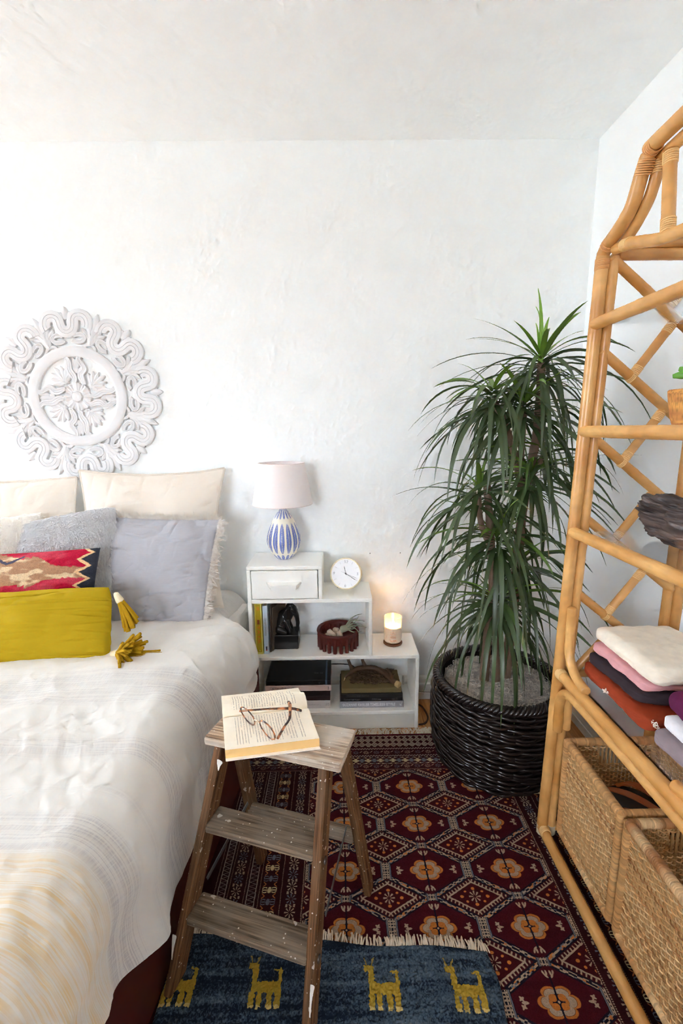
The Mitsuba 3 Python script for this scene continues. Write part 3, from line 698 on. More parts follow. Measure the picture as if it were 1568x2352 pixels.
print_(k, 'Olympia High School', .008, M0 + .030, zb + .055, (62, 62, 62), .10, False, MY - .0002)
bx_ = thing('display_box', 'shallow olive-brown box holding bark chips, on the right book stack', 'box')
oz = zb + .067
OL = (112, 98, 66)
add('tray', cat([box(.008, .274, 1.833, 1.99, oz, oz + .022, .002)]), 'matte', tint(OL, .15, 30, 1), parent=bx_)
r = np.random.default_rng(5); n = 420
c = np.stack([r.uniform(.05, .25, n), r.uniform(1.868, 1.975, n), oz + .023 + r.uniform(0, .010, n)], 1)
d = r.normal(size=(n, 3)) * [1, .7, .35]; d /= np.linalg.norm(d, axis=1, keepdims=True)
tt = np.linspace(-.5, .5, 5)
P = c[:, None] + d[:, None] * tt[None, :, None] * r.uniform(.008, .026, n)[:, None, None]; P[..., 2] += (.006 * (tt * 2) ** 2 * r.uniform(-.6, 1, (n, 1)))
P[..., 2] = np.maximum(P[..., 2], oz + .024)
ch = strands(P, np.array([.0008, .0022, .0026, .0022, .0008]), 5)
add('bark_chips', ch, 'matte', np.repeat(lin((104, 82, 62))[None] * r.uniform(.4, 1.7, (n, 1)), 25, 0) if False else tint((92, 72, 56), .5, 120, 4), smooth=True, parent=bx_, kind='stuff', label='curled brown bark chips')
an = thing('antler', 'brown deer antler with pale cut end, lying on the olive box', 'antler')
AC = tint((84, 62, 46), .3, 60, 3)
az = oz + .040
beam = [(.026, 1.91, az - .010), (.050, 1.925, az + .006), (.090, 1.945, az + .016), (.150, 1.95, az + .016), (.205, 1.92, az + .008), (.240, 1.868, az - .004), (.258, 1.848, az - .008)]
add('beam', tube(beam, [.003, .010, .0125, .0115, .0125, .011, .0125], n=40, sides=14), 'satin', AC, smooth=True, parent=an)
for pts in ([(.060, 1.935, az + .010), (.045, 1.955, az + .045), (.030, 1.965, az + .080)], [(.125, 1.95, az + .015), (.108, 1.962, az + .050), (.098, 1.968, az + .085)], [(.238, 1.872, az), (.225, 1.868, az + .035), (.213, 1.866, az + .058)]):
    add('tine', tube(pts, [.0095, .007, .0035], n=20, sides=10), 'satin', AC, smooth=True, parent=an)
add('burr', tube([(.254, 1.852, az - .008), (.264, 1.842, az - .009)], .0145, sides=18), 'matte', (196, 170, 120), parent=an, label='pale sawn end')
add('tip', tube([(.026, 1.91, az - .010), (.020, 1.898, az - .018)], [.0032, .001], n=5, sides=8), 'satin', (190, 172, 130), parent=an)

# ---- wall outlet, cables, nails
k = solo('power_plug', 'small white plug with a dark pin at the baseboard behind the shelf unit', 'plug', cat([box(.303, .312, 2.004, 2.021, .085, .125, .003), box(.304, .310, 2.006, 2.016, .125, .132, .001)]), bsdf='satin', color=(198, 194, 184))
solo('cable', 'thin grey cable running along the baseboard to the planter', 'cable', tube([(.30, 2.016, .050), (.36, 2.016, .045), (.42, 2.010, .045), (.50, 2.005, .030), (.56, 1.99, .012)], .0022, n=40, sides=6), bsdf='matte', color=(120, 116, 106))
solo('cable', 'dark brown cable curving on the oak floor beside the shelf unit', 'cable', tube([(.352, 1.99, .004), (.392, 1.95, .004), (.402, 1.88, .004), (.380, 1.83, .004), (.352, 1.822, .004)], .004, n=40, sides=8), bsdf='matte', color=(58, 40, 32))
solo('cable', 'black cable crossing the wall between the two book stacks', 'cable', tube([(-.10, 2.012, .195), (.0, 2.014, .197), (.05, 2.014, .192), (.10, 2.014, .14)], .0025, n=30, sides=6), bsdf='matte', color=(30, 30, 30))
for (u, w) in ((.149, .737), (.289, .737)):
    solo('nail', 'tiny dark nail in the white wall ' + ('above the candle, left one' if u < .2 else 'beside the plant leaves, right one'), 'nail', tube([(u, YW - .002, w), (u, YW + .004, w)], .0022, sides=8), bsdf='metal', color=(60, 50, 46))

# ------------------------------------------------------------------ rugs
RX, RY, PW, PH = .252, 1.3015, .2415, .1615      # centre of one flower and the repeat
CRM, ORG, NVY, SKY, FLD, DKR = ((.30, .225, .16), (.36, .115, .028), (.010, .009, .017), (.10, .113, .135), (.044, .0052, .0092), (.026, .0052, .0070))
def leafm(a, b, ca, cb, ra, rb, ang=0.0):
    x, y = a - ca, b - cb; c, s = math.cos(ang), math.sin(ang)
    return smoothstep(1.25, .75, dr.square((x * c + y * s) / ra) + dr.square((-x * s + y * c) / rb))
def frac(x): return x - dr.floor(x)
def rosette(a, b, R):
    r = dr.sqrt(a * a + b * b); th = dr.atan2(b, a)
    return smoothstep(.2, .5, dr.cos(th * 8)) * smoothstep(.001, -.001, dr.abs(r - R * .62) - R * .36) 
def persian(p, n, uv):
    wob = .0012 * (noise(p.x * 160, p.y * 160) - .5)
    X, Y = p.x - RX + wob, p.y - RY + .0012 * (noise(p.x * 160 + 9, p.y * 160) - .5)
    cx, cy = X - PW * dr.round(X / PW), Y - PH * dr.round(Y / PH)
    a, b = dr.abs(cx), dr.abs(cy); a2, b2 = PW / 2 - a, PH / 2 - b
    c = mi.Color3f(FLD)
    # slanted lattice line from the small box to the tall box
    P0, P1 = (.017, .0745), (.108, .0245)
    L = math.hypot(P1[0] - P0[0], P1[1] - P0[1]); ux, uy = (P1[0] - P0[0]) / L, (P1[1] - P0[1]) / L
    s = (a - P0[0]) * ux + (b - P0[1]) * uy; d = -(a - P0[0]) * uy + (b - P0[1]) * ux
    c = mix(c, mi.Color3f(.040, .0055, .0085), dr.select(d > 0, 1.0, 0.0))
    on = dr.select((s > -.004) & (s < L + .004), 1.0, 0.0)
    rnd = cell_rand(dr.floor(s / .0062), dr.floor(X / PW + .5) * 7 + dr.floor(Y / PH + .5) * 3 + dr.select(cx > 0, 1.0, 0.0) + dr.select(cy > 0, 2.0, 0.0), dr.floor(d / .0045 + .5))
    bead = mix(NVY, CRM, dr.select(rnd > .42, 1.0, 0.0)); bead = mix(bead, ORG, dr.select(rnd > .84, 1.0, 0.0)); bead = mix(bead, SKY, dr.select((rnd > .3) & (rnd < .45), 1.0, 0.0))
    c = mix(c, NVY, smoothstep(.0090, .0078, dr.abs(d)) * on); c = mix(c, bead, smoothstep(.0052, .0044, dr.abs(d)) * on)
    # tall boxes between neighbours, small boxes above
    def boxes(c, a_, b_, w, h):
        i_ = dr.select((a_ < w) & (b_ < h), 1.0, 0.0)
        c = mix(c, NVY, i_)
        c = mix(c, SKY, i_ * smoothstep(.0022, .0014, dr.abs(a_ - w + .0035)))
        dots = dr.select((frac(a_ / .0056) < .45) & (frac(b_ / .0072) < .5), 1.0, 0.0)
        return mix(c, mix(CRM, NVY, dots), i_ * dr.select(a_ < w - .0062, 1.0, 0.0))
    c = boxes(c, a2, b, .0165, .0255); c = boxes(c, a, b2, .0155, .0095)
    # combed diamond
    e = a2 / .074 + b2 / .041; q = (e - 1) * .036
    hal = dr.select(d > .010, 1.0, 0.0)
    c = mix(c, CRM, smoothstep(.0024, .0016, dr.abs(q)) * hal)
    t_ = (a2 * .074 - b2 * .041) / .0846
    c = mix(c, CRM, dr.select((frac(t_ / .0105) < .36) & (q > 0) & (q < .0095), 1.0, 0.0) * hal)
    c = mix(c, CRM, rosette(a2, b2, .0165))
    c = mix(c, ORG, dr.maximum(leafm(a2, b2, .036, 0, .0052, .0042), leafm(a2, b2, 0, .022, .0052, .0042)))
    c = mix(c, ORG, leafm(a2, b2, .024, .014, .004, .003))
    # flower
    A, B = a / .0455, b / .0310; r = dr.sqrt(A * A + B * B); th = dr.atan2(B, A)
    sc = .70 + .28 * dr.sqrt(dr.abs(dr.cos(th * 3.0)))
    c = mix(c, ORG, smoothstep(.03, -.03, r - sc * 1.10))
    c = mix(c, NVY, smoothstep(.03, .0, dr.abs(r - sc * .92)) * .8)
    c = mix(c, CRM, smoothstep(.03, -.03, r - sc * .90))
    c = mix(c, NVY, smoothstep(.03, -.03, r - .50))
    c = mix(c, ORG, dr.maximum(leafm(a, b, .0105, .0085, .0095, .0072), leafm(a, b, .019, .0, .0045, .0055)))
    c = mix(c, CRM, leafm(a, b, 0, 0, .0028, .0028))
    c = mix(c, NVY, dr.select((a < .0022) & (b < .050) & (b > .004), 1.0, 0.0))
    # sprigs
    for g in ((.077, .0, .0085, .0030, 0), (.083, .0075, .0068, .0026, .9), (.083, .0075, .0068, .0026, -.5)):
        c = mix(c, CRM, leafm(a, b, *g))
    for g in ((.0075, .0515, .0062, .0026, .8), (.0050, .0575, .0026, .0055, 0), (.012, .058, .0024, .0046, -.3)):
        c = mix(c, CRM, leafm(a, b, *g))
    # side borders, e metres out from the field
    e = dr.maximum(-.108 - p.x, p.x - .612) + wob
    side = dr.select(e > 0, 1.0, 0.0)
    g = mi.Color3f(DKR)
    def ros_row(g, at, per, R, off=0.0):
        k = dr.floor(p.y / per + off); v = (frac(p.y / per + off) - .5) * per
        m = rosette(e - at, v, R); alt = frac(k * .5) > .25
        g = mix(g, mix(CRM, SKY, dr.select(alt, 1.0, 0.0)), m)
        v2 = (frac(p.y / per + off + .5) - .5) * per
        tri = dr.select((dr.abs(v2) < .0042) & (dr.abs(dr.abs(e - at) - .011) < .0028), 1.0, 0.0)
        dash = leafm(e - at, v2, 0, 0, .0065, .0016, .6)
        return mix(g, CRM, dr.maximum(tri, dash) * .9)
    def dash_line(g, at, w=.0010): return mix(g, CRM, smoothstep(w * 1.5, w * .6, dr.abs(e - at)) * dr.select(frac(p.y / .0045) < .62, .8, 0.0))
    def zig(g, at, hw):
        t = dr.abs(frac(p.y / .0125) - .5) * 2
        g = mix(g, (.22, .19, .17), smoothstep(.0022, .0012, dr.abs(e - at - (t - .5) * hw * 1.7)))
        return mix(g, (.26, .22, .19), smoothstep(.0018, .0008, dr.abs(dr.abs(e - at) - hw)))
    def spider(g, at, per):
        k = dr.floor(p.y / per); v = dr.abs(frac(p.y / per) - .5) * per; w = dr.abs(e - at)
        body = dr.select((w < .0045) & (v < .0095 - w * .6), 1.0, 0.0)
        arm = smoothstep(.0020, .0011, dr.abs(dr.sqrt(dr.square(w - .013) + dr.square(v * 1.15)) - .0085)) * dr.select(w > .007, 1.0, 0.0) * dr.select(w < .0205, 1.0, 0.0)
        bar = dr.select((v < .0016) & (w < .020), 1.0, 0.0)
        cc = mix((.46, .36, .20), SKY, dr.select(frac(k * .5) > .25, 1.0, 0.0))
        g = mix(g, cc, dr.maximum(dr.maximum(body, arm), bar))
        v3 = dr.abs(frac(p.y / per + .5) - .5) * per
        return mix(g, ORG, smoothstep(.0022, .0012, dr.abs(v3 - (w - .011) * .8)) * dr.select((w > .0105) & (w < .0195), 1.0, 0.0) * .9)
    g = dash_line(g, .004, .0016)
    g = ros_row(g, .036, .036, .0150); g = dash_line(g, .0655); g = spider(g, .100, .0335)
    g = dash_line(g, .128); g = zig(g, .150, .0115); g = dash_line(g, .170)
    g = ros_row(g, .195, .036, .0140, .3); g = dash_line(g, .217); g = zig(g, .236, .0105); g = dash_line(g, .256)
    c = mix(c, g, side)
    # far end border, f metres beyond the field
    f = p.y - 1.545 + .0010 * (noise(p.x * 160, 4) - .5)
    h = mi.Color3f(.040, .0058, .0090)
    def hline(h, at, w=.0016, per=.006, duty=.65): return mix(h, CRM, smoothstep(w, w * .5, dr.abs(f - at)) * dr.select(frac(p.x / per) < duty, .8, 0.0))
    def hrow(h, at, per, R):
        v = (frac(p.x / per) - .5) * per; alt = frac(dr.floor(p.x / per) * .5) > .25
        h = mix(h, mix(CRM, SKY, dr.select(alt, 1.0, 0.0)), rosette(v, (f - at) * 1.25, R))
        v2 = (frac(p.x / per + .5) - .5) * per
        return mix(h, CRM, leafm(v2, f - at, 0, .004, .007, .0018, .7) * .9)
    def hspider(h, at, per):
        k = dr.floor(p.x / per); v = dr.abs(frac(p.x / per) - .5) * per; w = dr.abs(f - at)
        body = dr.select((v < .0052) & (w < .011 - v * .4), 1.0, 0.0)
        arm = smoothstep(.0024, .0014, dr.abs(dr.sqrt(dr.square(w - .009) + dr.square((v - .010) * .9)) - .0068)) * dr.select(v > .005, 1.0, 0.0)
        return mix(h, mix((.42, .33, .19), SKY, dr.select(frac(k * .5) > .25, 1.0, 0.0)), dr.maximum(body, arm))
    def hwave(h, at, per=.011): return mix(h, (.24, .19, .16), smoothstep(.0030, .0016, dr.abs(f - at - .0030 * dr.sin(p.x * 2 * PI / per))))
    h = hline(h, .004); h = hrow(h, .020, .040, .0115); h = hline(h, .034); h = hspider(h, .052, .0245 * 1.0)
    h = hwave(h, .078); h = hrow(h, .098, .042, .012); h = hwave(h, .119)
    la, lb2 = dr.abs(frac(p.x / .026) - .5) * .026, dr.abs(frac((f - .130) / .028) - .5) * .028
    lat = smoothstep(.0024, .0014, dr.abs(la / .013 + lb2 / .014 - 1) * .010); dot = dr.select((la < .0034) & (lb2 < .0034), 1.0, 0.0); ring = smoothstep(.0020, .0012, dr.abs(dr.sqrt(la * la + lb2 * lb2) - .0068))
    h = mix(h, (.26, .205, .16), dr.maximum(dr.maximum(lat, dot), ring * .8) * dr.select((f > .130) & (f < .198), 1.0, 0.0))
    h = mix(h, (.070, .0045, .012), dr.select(f > .202, 1.0, 0.0))
    c = mix(c, h, dr.select(f > 0, 1.0, 0.0))
    return c * (.70 + .36 * noise(p.x * 700, p.y * 700)) * (.92 + .16 * noise(p.x * 9, p.y * 130))
def pile_h(p, n, uv): return noise(p.x * 520, p.y * 520) + .5 * noise(p.x * 190, p.y * 190, 2)
scene['persian'] = {'type': 'twosided', 'b': {'type': 'bumpmap', 'scale': .0007, 'arbitrary': proc(pile_h, 1e-3),
                    'b': {'type': 'principled', 'base_color': proc(persian), 'roughness': 1.0, 'specular': .03}}}
pr = thing('persian_rug', 'dark red Persian rug with rows of orange and cream flower medallions on the floor', 'rug')
add('pile', box(-.47, .90, -.30, 1.757, .0005, .009, .003), 'persian', smooth=False, parent=pr)
r = np.random.default_rng(2); n = 620
x0 = np.sort(r.uniform(-.47, .90, n)); tt = np.linspace(0, 1, 7)
P = np.stack([x0[:, None] + r.normal(size=(n, 1)) * .010 * tt ** 1.5 + .003 * np.sin(tt * 9 + x0[:, None] * 50), np.repeat((1.756 + .042 * tt * 1.0)[None], n, 0) * 1.0, .006 + .004 * np.sin(tt * 3) * r.uniform(.3, 1.6, (n, 1))], -1)
P[:, :, 1] = 1.756 + (.040 * r.uniform(.7, 1.15, (n, 1))) * tt
add('fringe', strands(P, .0014, 4), 'cloth', (208, 198, 180), smooth=True, parent=pr, kind='stuff', label='cream knotted fringe')

def gab(x, y, X0, flip=1.0):
    """A little yellow horned animal; local x to the right, y up its body."""
    u, v = (x - X0) * flip, y
    def bx(a, b, c_, d): return dr.select((u > a) & (u < b) & (v > c_) & (v < d), 1.0, 0.0)
    m = bx(-.034, .036, -.010, .012)
    for g in ((-.037, -.024, -.040, -.008), (-.019, -.007, -.040, -.008), (.004, .017, -.040, -.008), (.022, .036, -.040, -.008), (-.036, -.022, .008, .042), (-.046, -.022, .036, .048), (.027, .036, .008, .036), (.016, .034, .033, .038)): m = dr.maximum(m, bx(*g))
    m = dr.maximum(m, dr.select((dr.abs(u + .040 + (v - .05) * .35) < .0020) & (v > .046) & (v < .064), .7, 0.0))
    m = dr.maximum(m, dr.select((dr.abs(u + .028 - (v - .05) * .5) < .0020) & (v > .046) & (v < .064), .7, 0.0))
    toe = bx(-.040, .040, -.042, -.033)
    return m, m * toe
def gabbeh(p, n, uv):
    jx, jy = .0045 * (noise(p.x * 260, p.y * 260) - .5), .0045 * (noise(p.x * 260 + 5, p.y * 260) - .5)
    lv = fbm(p.x * 7, p.y * 75, 3, 3)
    fine = noise(p.x * 420, p.y * 420) * .6 + .4 * noise(p.x * 220, p.y * 220, 3)
    c = mix((.010, .015, .025), (.056, .078, .103), smoothstep(.34, .66, lv * .50 + fine * .50 + .10 * (smoothstep(-.3, .35, p.x) - .5)))
    c = mix(c, (.11, .135, .155), smoothstep(.62, .80, lv * .45 + fine * .55) * .7)
    yy = p.y - .849 + .036 * (p.x + .181) * .9
    for (X0) in (-.181, .096, .290, -.385):
        m, t = gab(p.x + jx, yy + jy, X0)
        c = mix(c, mix((.22, .135, .016), (.36, .235, .04), fine), m); c = mix(c, (.52, .40, .16), t * .7)
    return c
scene['gabbeh'] = {'type': 'twosided', 'b': {'type': 'principled', 'base_color': proc(gabbeh), 'roughness': 1.0, 'specular': .03}}
gb = thing('blue_rug', 'small thick blue rug with yellow horned animals, lying on the Persian rug', 'rug')
def gfn(u, v):
    x = -.425 + u * (.366 + .425) ; x = x + .004 * np.sin(v * 30)* u
    far = .974 - .052 * (u ** 1) + .004 * np.sin(u * 17); y = .30 + v * (far - .30)
    e = np.minimum(np.minimum(u, 1 - u) * .79, np.minimum(v, 1 - v) * .65)
    h = .010 + .0125 * np.clip(1 - (1 - np.clip(e / .012, 0, 1)) ** 2, 0, 1) ** .5
    P = np.stack([x, y, h], -1)
    P[..., 2] += (N3(P * [1, 1, 0], 330, 3, 1) * .0050 + N3(P * [1, 1, 0], 28, 5, 2) * .003) * np.clip(e / .008, 0, 1)
    P[..., 2] = np.where(e <= 0, .0095, P[..., 2])
    return P
m, _ = grid(gfn, 400, 340)
add('pile', m, 'gabbeh', smooth=True, parent=gb)
n = 300; u0 = np.sort(np.clip(r.uniform(0, 1, n) + .012 * np.sin(r.uniform(0, 1, n) * 6), 0, 1)); xx = -.425 + u0 * .791; yy = .974 - .052 * u0 + .004 * np.sin(u0 * 17) - .004
P = np.stack([xx[:, None] + r.normal(size=(n, 1)) * .004 * tt, yy[:, None] + .026 * r.uniform(.7, 1.2, (n, 1)) * tt, .016 + .006 * np.sin(tt * 2.4) * r.uniform(.4, 1.4, (n, 1)) - .006 * tt], -1)
add('fringe', strands(P, .0019, 4), 'cloth', (206, 190, 170), smooth=True, parent=gb, kind='stuff', label='short cream fringe along the far edge')

# ------------------------------------------------------------------ step ladder
l_, n_ = np.array([.954, -.3, 0]), np.array([.3, .954, 0])
def LP(l, n, z): return l_ * l + n_ * n + np.array([0, 0, z])
def wood_fn(base, dark, grey, gk):
    def fn(p, n, uv):
        g = fbm(uv.x * 5, uv.y * 170, uv.x * .7, 3); g2 = noise(uv.x * 14, uv.y * 520)
        c = mix(dark, base, smoothstep(.28, .66, g)) * (.55 + .85 * g2)
        c = mix(c, grey, gk * smoothstep(.35, .75, fbm(uv.x * 16, uv.y * 26, 4, 3)))
        d1, d2, w = voronoi(uv.x * 95, uv.y * 95)
        spot = smoothstep(1.0, .6, d1 / (.05 + .18 * frac(w * 53))) * dr.select(w > .86, 1.0, 0.0)
        d1, d2, w = voronoi(uv.x * 26 + 7, uv.y * 34)
        spot = dr.maximum(spot, smoothstep(.17, .10, d1 + .28 * (noise(uv.x * 190, uv.y * 190) - .5)) * dr.select(w > .925, .7, 0.0))
        return mix(c, (.66, .62, .56), spot * .85)
    return fn
def wbs(name, *a, rough=.7): scene[name] = {'type': 'twosided', 'b': {'type': 'principled', 'base_color': proc(wood_fn(*a)), 'roughness': rough, 'specular': .25}}
wbs('wood_stile', (.150, .072, .032), (.070, .032, .015), (.15, .10, .06), .35)
wbs('wood_step', (.190, .140, .095), (.085, .058, .038), (.22, .18, .135), .5, rough=.8)
wbs('wood_top', (.46, .36, .27), (.26, .175, .115), (.52, .47, .40), .85, rough=.8)
def plank8(c8, b=.003):
    """A board from 8 corners: the end at one side (4, in order round) and the end at the other; with uv along and across."""
    A, B = np.asarray(c8[:4], float), np.asarray(c8[4:], float); V = []
    ax = B.mean(0) - A.mean(0); Lg = np.linalg.norm(ax); ax /= Lg
    rings = []
    for t, k in ((0, b), (b / Lg, 0), (.25, 0), (.5, 0), (.75, 0), (1 - b / Lg, 0), (1, b)):
        q = A + (B - A) * t; c = q.mean(0); R8 = []
        for i in range(4):
            p, a, d = q[i], q[i - 1], q[(i + 1) % 4]
            for o in (a, d):
                R8.append(p + (o - p) / np.linalg.norm(o - p) * b)
        R8 = np.array(R8); R8 += (c - R8) / np.linalg.norm(c - R8, axis=1, keepdims=True) * k * .8
        rings.append(R8)
    Rg = np.array(rings); m = len(Rg); per = np.concatenate([[0], np.cumsum(np.linalg.norm(np.diff(np.concatenate([Rg[2], Rg[2][:1]]), axis=0), axis=1))])
    v, f, uv = [], [], []
    for i in range(m - 1):
        for j in range(8):
            k = (j + 1) % 8; o = len(v)
            for (ii, jj, pp) in ((i, j, per[j]), (i, k, per[j + 1]), (i + 1, k, per[j + 1]), (i + 1, j, per[j])):
                v.append(Rg[ii, jj]); uv.append(((Rg[ii, jj] - A.mean(0)) @ ax, pp))
            f += [(o, o + 1, o + 2), (o, o + 2, o + 3)]
    for i in (0, m - 1):
        o = len(v); v.append(Rg[i].mean(0)); uv.append((0, 0))
        for j in range(8): v.append(Rg[i, j]); uv.append((.002 * math.cos(j), .03 * math.sin(j)))
        for j in range(8): f.append((o, o + 1 + j, o + 1 + (j + 1) % 8) if i == m - 1 else (o, o + 1 + (j + 1) % 8, o + 1 + j))
    uv = np.array(uv) + rng.uniform(0, 9, 2)
    mesh = trimesh.Trimesh(np.array(v), np.array(f), process=False)
    if mesh.volume < 0: mesh.invert()
    return mesh, uv
def wood(name, c8, bsdf, parent, b=.003):
    m, uv = plank8(c8, b); return add(name, m, bsdf, smooth=False, uv=uv, parent=parent)
ld = thing('step_ladder', 'old paint-splattered wooden step ladder with two treads, on the rugs', 'ladder')
fn_ = lambda z: .665 + .275 * z           # front face of the stiles
def stile(lo0, lo1, w0, w1, dep):
    zt_ = .588
    q = []
    for z, l0, w in ((.022, lo0, w0), (zt_, lo1, w1)):
        nn = fn_(z); q += [LP(l0, nn, z), LP(l0 + w, nn, z), LP(l0 + w, nn + dep, z), LP(l0, nn + dep, z)]
    return q
sl = wood('front_leg', stile(-.647, -.568, .020, .020, .062), 'wood_stile', ld)
sr = wood('front_leg', stile(-.309, -.311, .0195, .0195, .060), 'wood_stile', ld)
def tread(z, l0, l1, d, th=.017):
    nn = fn_(z) - .004
    return [LP(l0, nn, z), LP(l0, nn, z - th), LP(l0, nn + d, z - th), LP(l0, nn + d, z), LP(l1, nn, z), LP(l1, nn, z - th), LP(l1, nn + d, z - th), LP(l1, nn + d, z)]
wood('tread', tread(.402, -.574, -.309, .066), 'wood_step', ld)
wood('tread', tread(.200, -.602, -.308, .070), 'wood_step', ld)
TF = [(-.315, .944), (-.002, .847), (.036, .966), (-.277, 1.063)]
zt0, zt1 = .587, .606
wood('top_board', [(*TF[0], zt1), (*TF[0], zt0), (*TF[3], zt0), (*TF[3], zt1), (*TF[1], zt1), (*TF[1], zt0), (*TF[2], zt0), (*TF[2], zt1)], 'wood_top', ld)
rn = lambda z: 1.050 - .268 * z
def rear(l0, l1, w):
    q = []
    for z, l in ((.0095, l0), (.588, l1)):
        nn = rn(z); q += [LP(l, nn - .012, z), LP(l + w, nn - .012, z), LP(l + w, nn + .030, z), LP(l, nn + .030, z)]
    return q
wood('rear_leg', rear(-.598, -.570, .020), 'wood_stile', ld)
wood('rear_leg', rear(-.262, -.288, .020), 'wood_stile', ld)
wood('rear_rail', [LP(-.575, rn(.28) - .010, .285), LP(-.575, rn(.28) - .010, .245), LP(-.575, rn(.28) + .010, .245), LP(-.575, rn(.28) + .010, .285),
                   LP(-.274, rn(.28) - .010, .285), LP(-.274, rn(.28) - .010, .245), LP(-.274, rn(.28) + .010, .245), LP(-.274, rn(.28) + .010, .285)], 'wood_step', ld)
def strap(a, b, w=.012):
    a, b = np.array(a), np.array(b); m = box(0, np.linalg.norm(b - a), -.001, .001, -w / 2, w / 2, .0005)
    e = (b - a) / np.linalg.norm(b - a); s = np.cross([0, 0, 1.0], e); s /= np.linalg.norm(s)
    return xf(m, rot=np.stack([e, s, np.cross(e, s)], 1), loc=a)
for lf, lr in ((-.585, -.566), (-.285, -.287)):
    add('spreader', strap(LP(lf - .0, fn_(.24) + .050, .245), LP(lr, rn(.30) - .014, .305)), 'metal', (120, 122, 124), parent=ld)
for lf, z in ((-.2885, .37), (-.2885, .175)):
    m = trimesh.creation.cylinder(.0085, .003, sections=20); e = l_; 
    add('bolt', xf(m, rot=np.stack([n_, np.array([0, 0, 1.0]), np.cross(n_, [0, 0, 1.0])], 1), loc=LP(lf, fn_(z) + .032, z)), 'metal', (110, 104, 98), parent=ld)
for (l, z, h, w) in ((-.640, .155, .050, .006), (-.300, .155, .060, .005), (-.561, .545, .020, .008)):
    m = tube([LP(l + .010, fn_(z) - .0004, z), LP(l + .0085, fn_(z - h * .4) - .0004, z - h * .4), LP(l + .0085, fn_(z - h) - .0004, z - h)], [w, w * .5, .0012], n=14, sides=8)
    c = m.vertices.mean(0); dd = (m.vertices - c) @ n_; zc = m.vertices[:, 2]
    m.vertices -= np.outer((m.vertices @ n_ - (fn_(zc) - .0002)) * .92, n_)
    add('paint_drip', m, 'satin', (212, 208, 202), parent=ld)

# ---- open book
ob = thing('open_book', 'open paperback lying face up on the step ladder top', 'book')
G0, G1 = np.array([-.2805, .987, 0]), np.array([-.0795, 1.020, 0])      # gutter ends
NL, NR = np.array([-.2465, .863, 0]), np.array([-.0465, .911, 0])       # near corners
gx = (G1 - G0); gy = ((NL - G0) + (NR - G1)) / 2
zT, zB = .630, .609
def page(p, n, uv):
    paper = mi.Color3f(.80, .72, .58) * (.97 + .06 * noise(p.x * 30, p.y * 30))
    row = uv.x * 33; k = dr.floor(row)
    ink = dr.select((frac(row) > .30) & (frac(row) < .66), 1.0, 0.0)
    w = uv.y * 46 + cell_rand(k, 5) * 7
    word = dr.select((noise(w, k * 3.7) > .22) & (frac(w * 1.7) > .14), 1.0, 0.0)
    fine = dr.select(noise(uv.x * 400, uv.y * 330) > .28, 1.0, .45)
    end = .90 - .30 * dr.select(cell_rand(k, 9) > .86, cell_rand(k, 2), 0.0)
    inside = dr.select((uv.x > .11) & (uv.x < .885) & (uv.y > .12) & (uv.y < end) & (dr.abs(k - 26) > .5), 1.0, 0.0)
    return mix(paper, (.17, .15, .13), ink * word * fine * inside * .62)
scene['page'] = {'type': 'twosided', 'b': {'type': 'principled', 'base_color': proc(page), 'roughness': .9, 'specular': .1}}
def near_page(u, v):
    P = G0 + gx * u[..., None] + gy * v[..., None]
    P[..., 2] = zT + .004 * np.sin(np.clip(v / .35, 0, 1) * PI) - .005 * (1 - np.clip(v / .10, 0, 1)) ** 2
    return P
m, uv = grid(near_page, 12, 40); add('page', m, 'page', smooth=True, uv=uv, parent=ob)
gy_u = -gy / np.linalg.norm(gy)
FP = np.array([(0, zT - .005), (.006, zT + .006), (.016, zT + .014), (.028, zT + .017), (.042, zT + .014), (.058, zT + .006), (.078, zT - .006), (.100, zT - .0145), (.118, zB + .004)])
fpS = spline(np.array([(a, 0, b) for a, b in FP]), 40)[:, [0, 2]]
def far_page(u, v):
    k = v * 39; d = np.interp(k, np.arange(40), fpS[:, 0]); z = np.interp(k, np.arange(40), fpS[:, 1])
    P = G0 + gx * u[..., None] + gy_u * d[..., None]; P[..., 2] = z; return P
m, uv = grid(far_page, 12, 40); add('page', m, 'page', smooth=True, uv=uv, parent=ob)
def block(prof):   # page block below a page, closed at the ends: prof rows are (distance from the gutter, top, bottom)
    v, f = [], []
    for g in (G0, G1):
        for (d, a, b) in prof:
            for z in (a, b): q = g + gy_u * d; v.append((q[0], q[1], z))
    k = len(prof) * 2
    for i in range(len(prof) - 1):
        for (p, q, r_, s) in ((2 * i, 2 * i + 2, 2 * i + 3, 2 * i + 1),): f += [(p, q, r_), (p, r_, s)]; f += [(k + p, k + r_, k + q), (k + p, k + s, k + r_)]
        f += [(2 * i + 1, 2 * i + 3, k + 2 * i + 3), (2 * i + 1, k + 2 * i + 3, k + 2 * i + 1)]
        f += [(2 * i, k + 2 * i + 2, 2 * i + 2), (2 * i, k + 2 * i, k + 2 * i + 2)]
    e = len(prof) * 2 - 2; f += [(e, k + e, k + e + 1), (e, k + e + 1, e + 1)]; f += [(0, k + 1, k), (0, 1, k + 1)]
    return trimesh.Trimesh(np.array(v), np.array(f), process=False)
gl_ = np.linalg.norm(gy)
PGC = (222, 184, 122)
add('page_block', block([(-d * gl_, float(zT - .0008 + (.004 * math.sin(min(d / .35, 1) * PI) - .005 * (1 - min(d / .1, 1)) ** 2)), zB + .0006) for d in np.linspace(0, .997, 24)]), 'matte', tint(PGC, .12, 60, 2, (1, 1, 12)), smooth=False, parent=ob, label='yellowed page edges')
add('page_block', block([(d, z - .0008, max(zB + .0006, z - .016) if z - .0008 > zB + .0012 else z - .0016) for d, z in fpS]), 'matte', tint(PGC, .12, 60, 2, (1, 1, 12)), smooth=False, parent=ob)
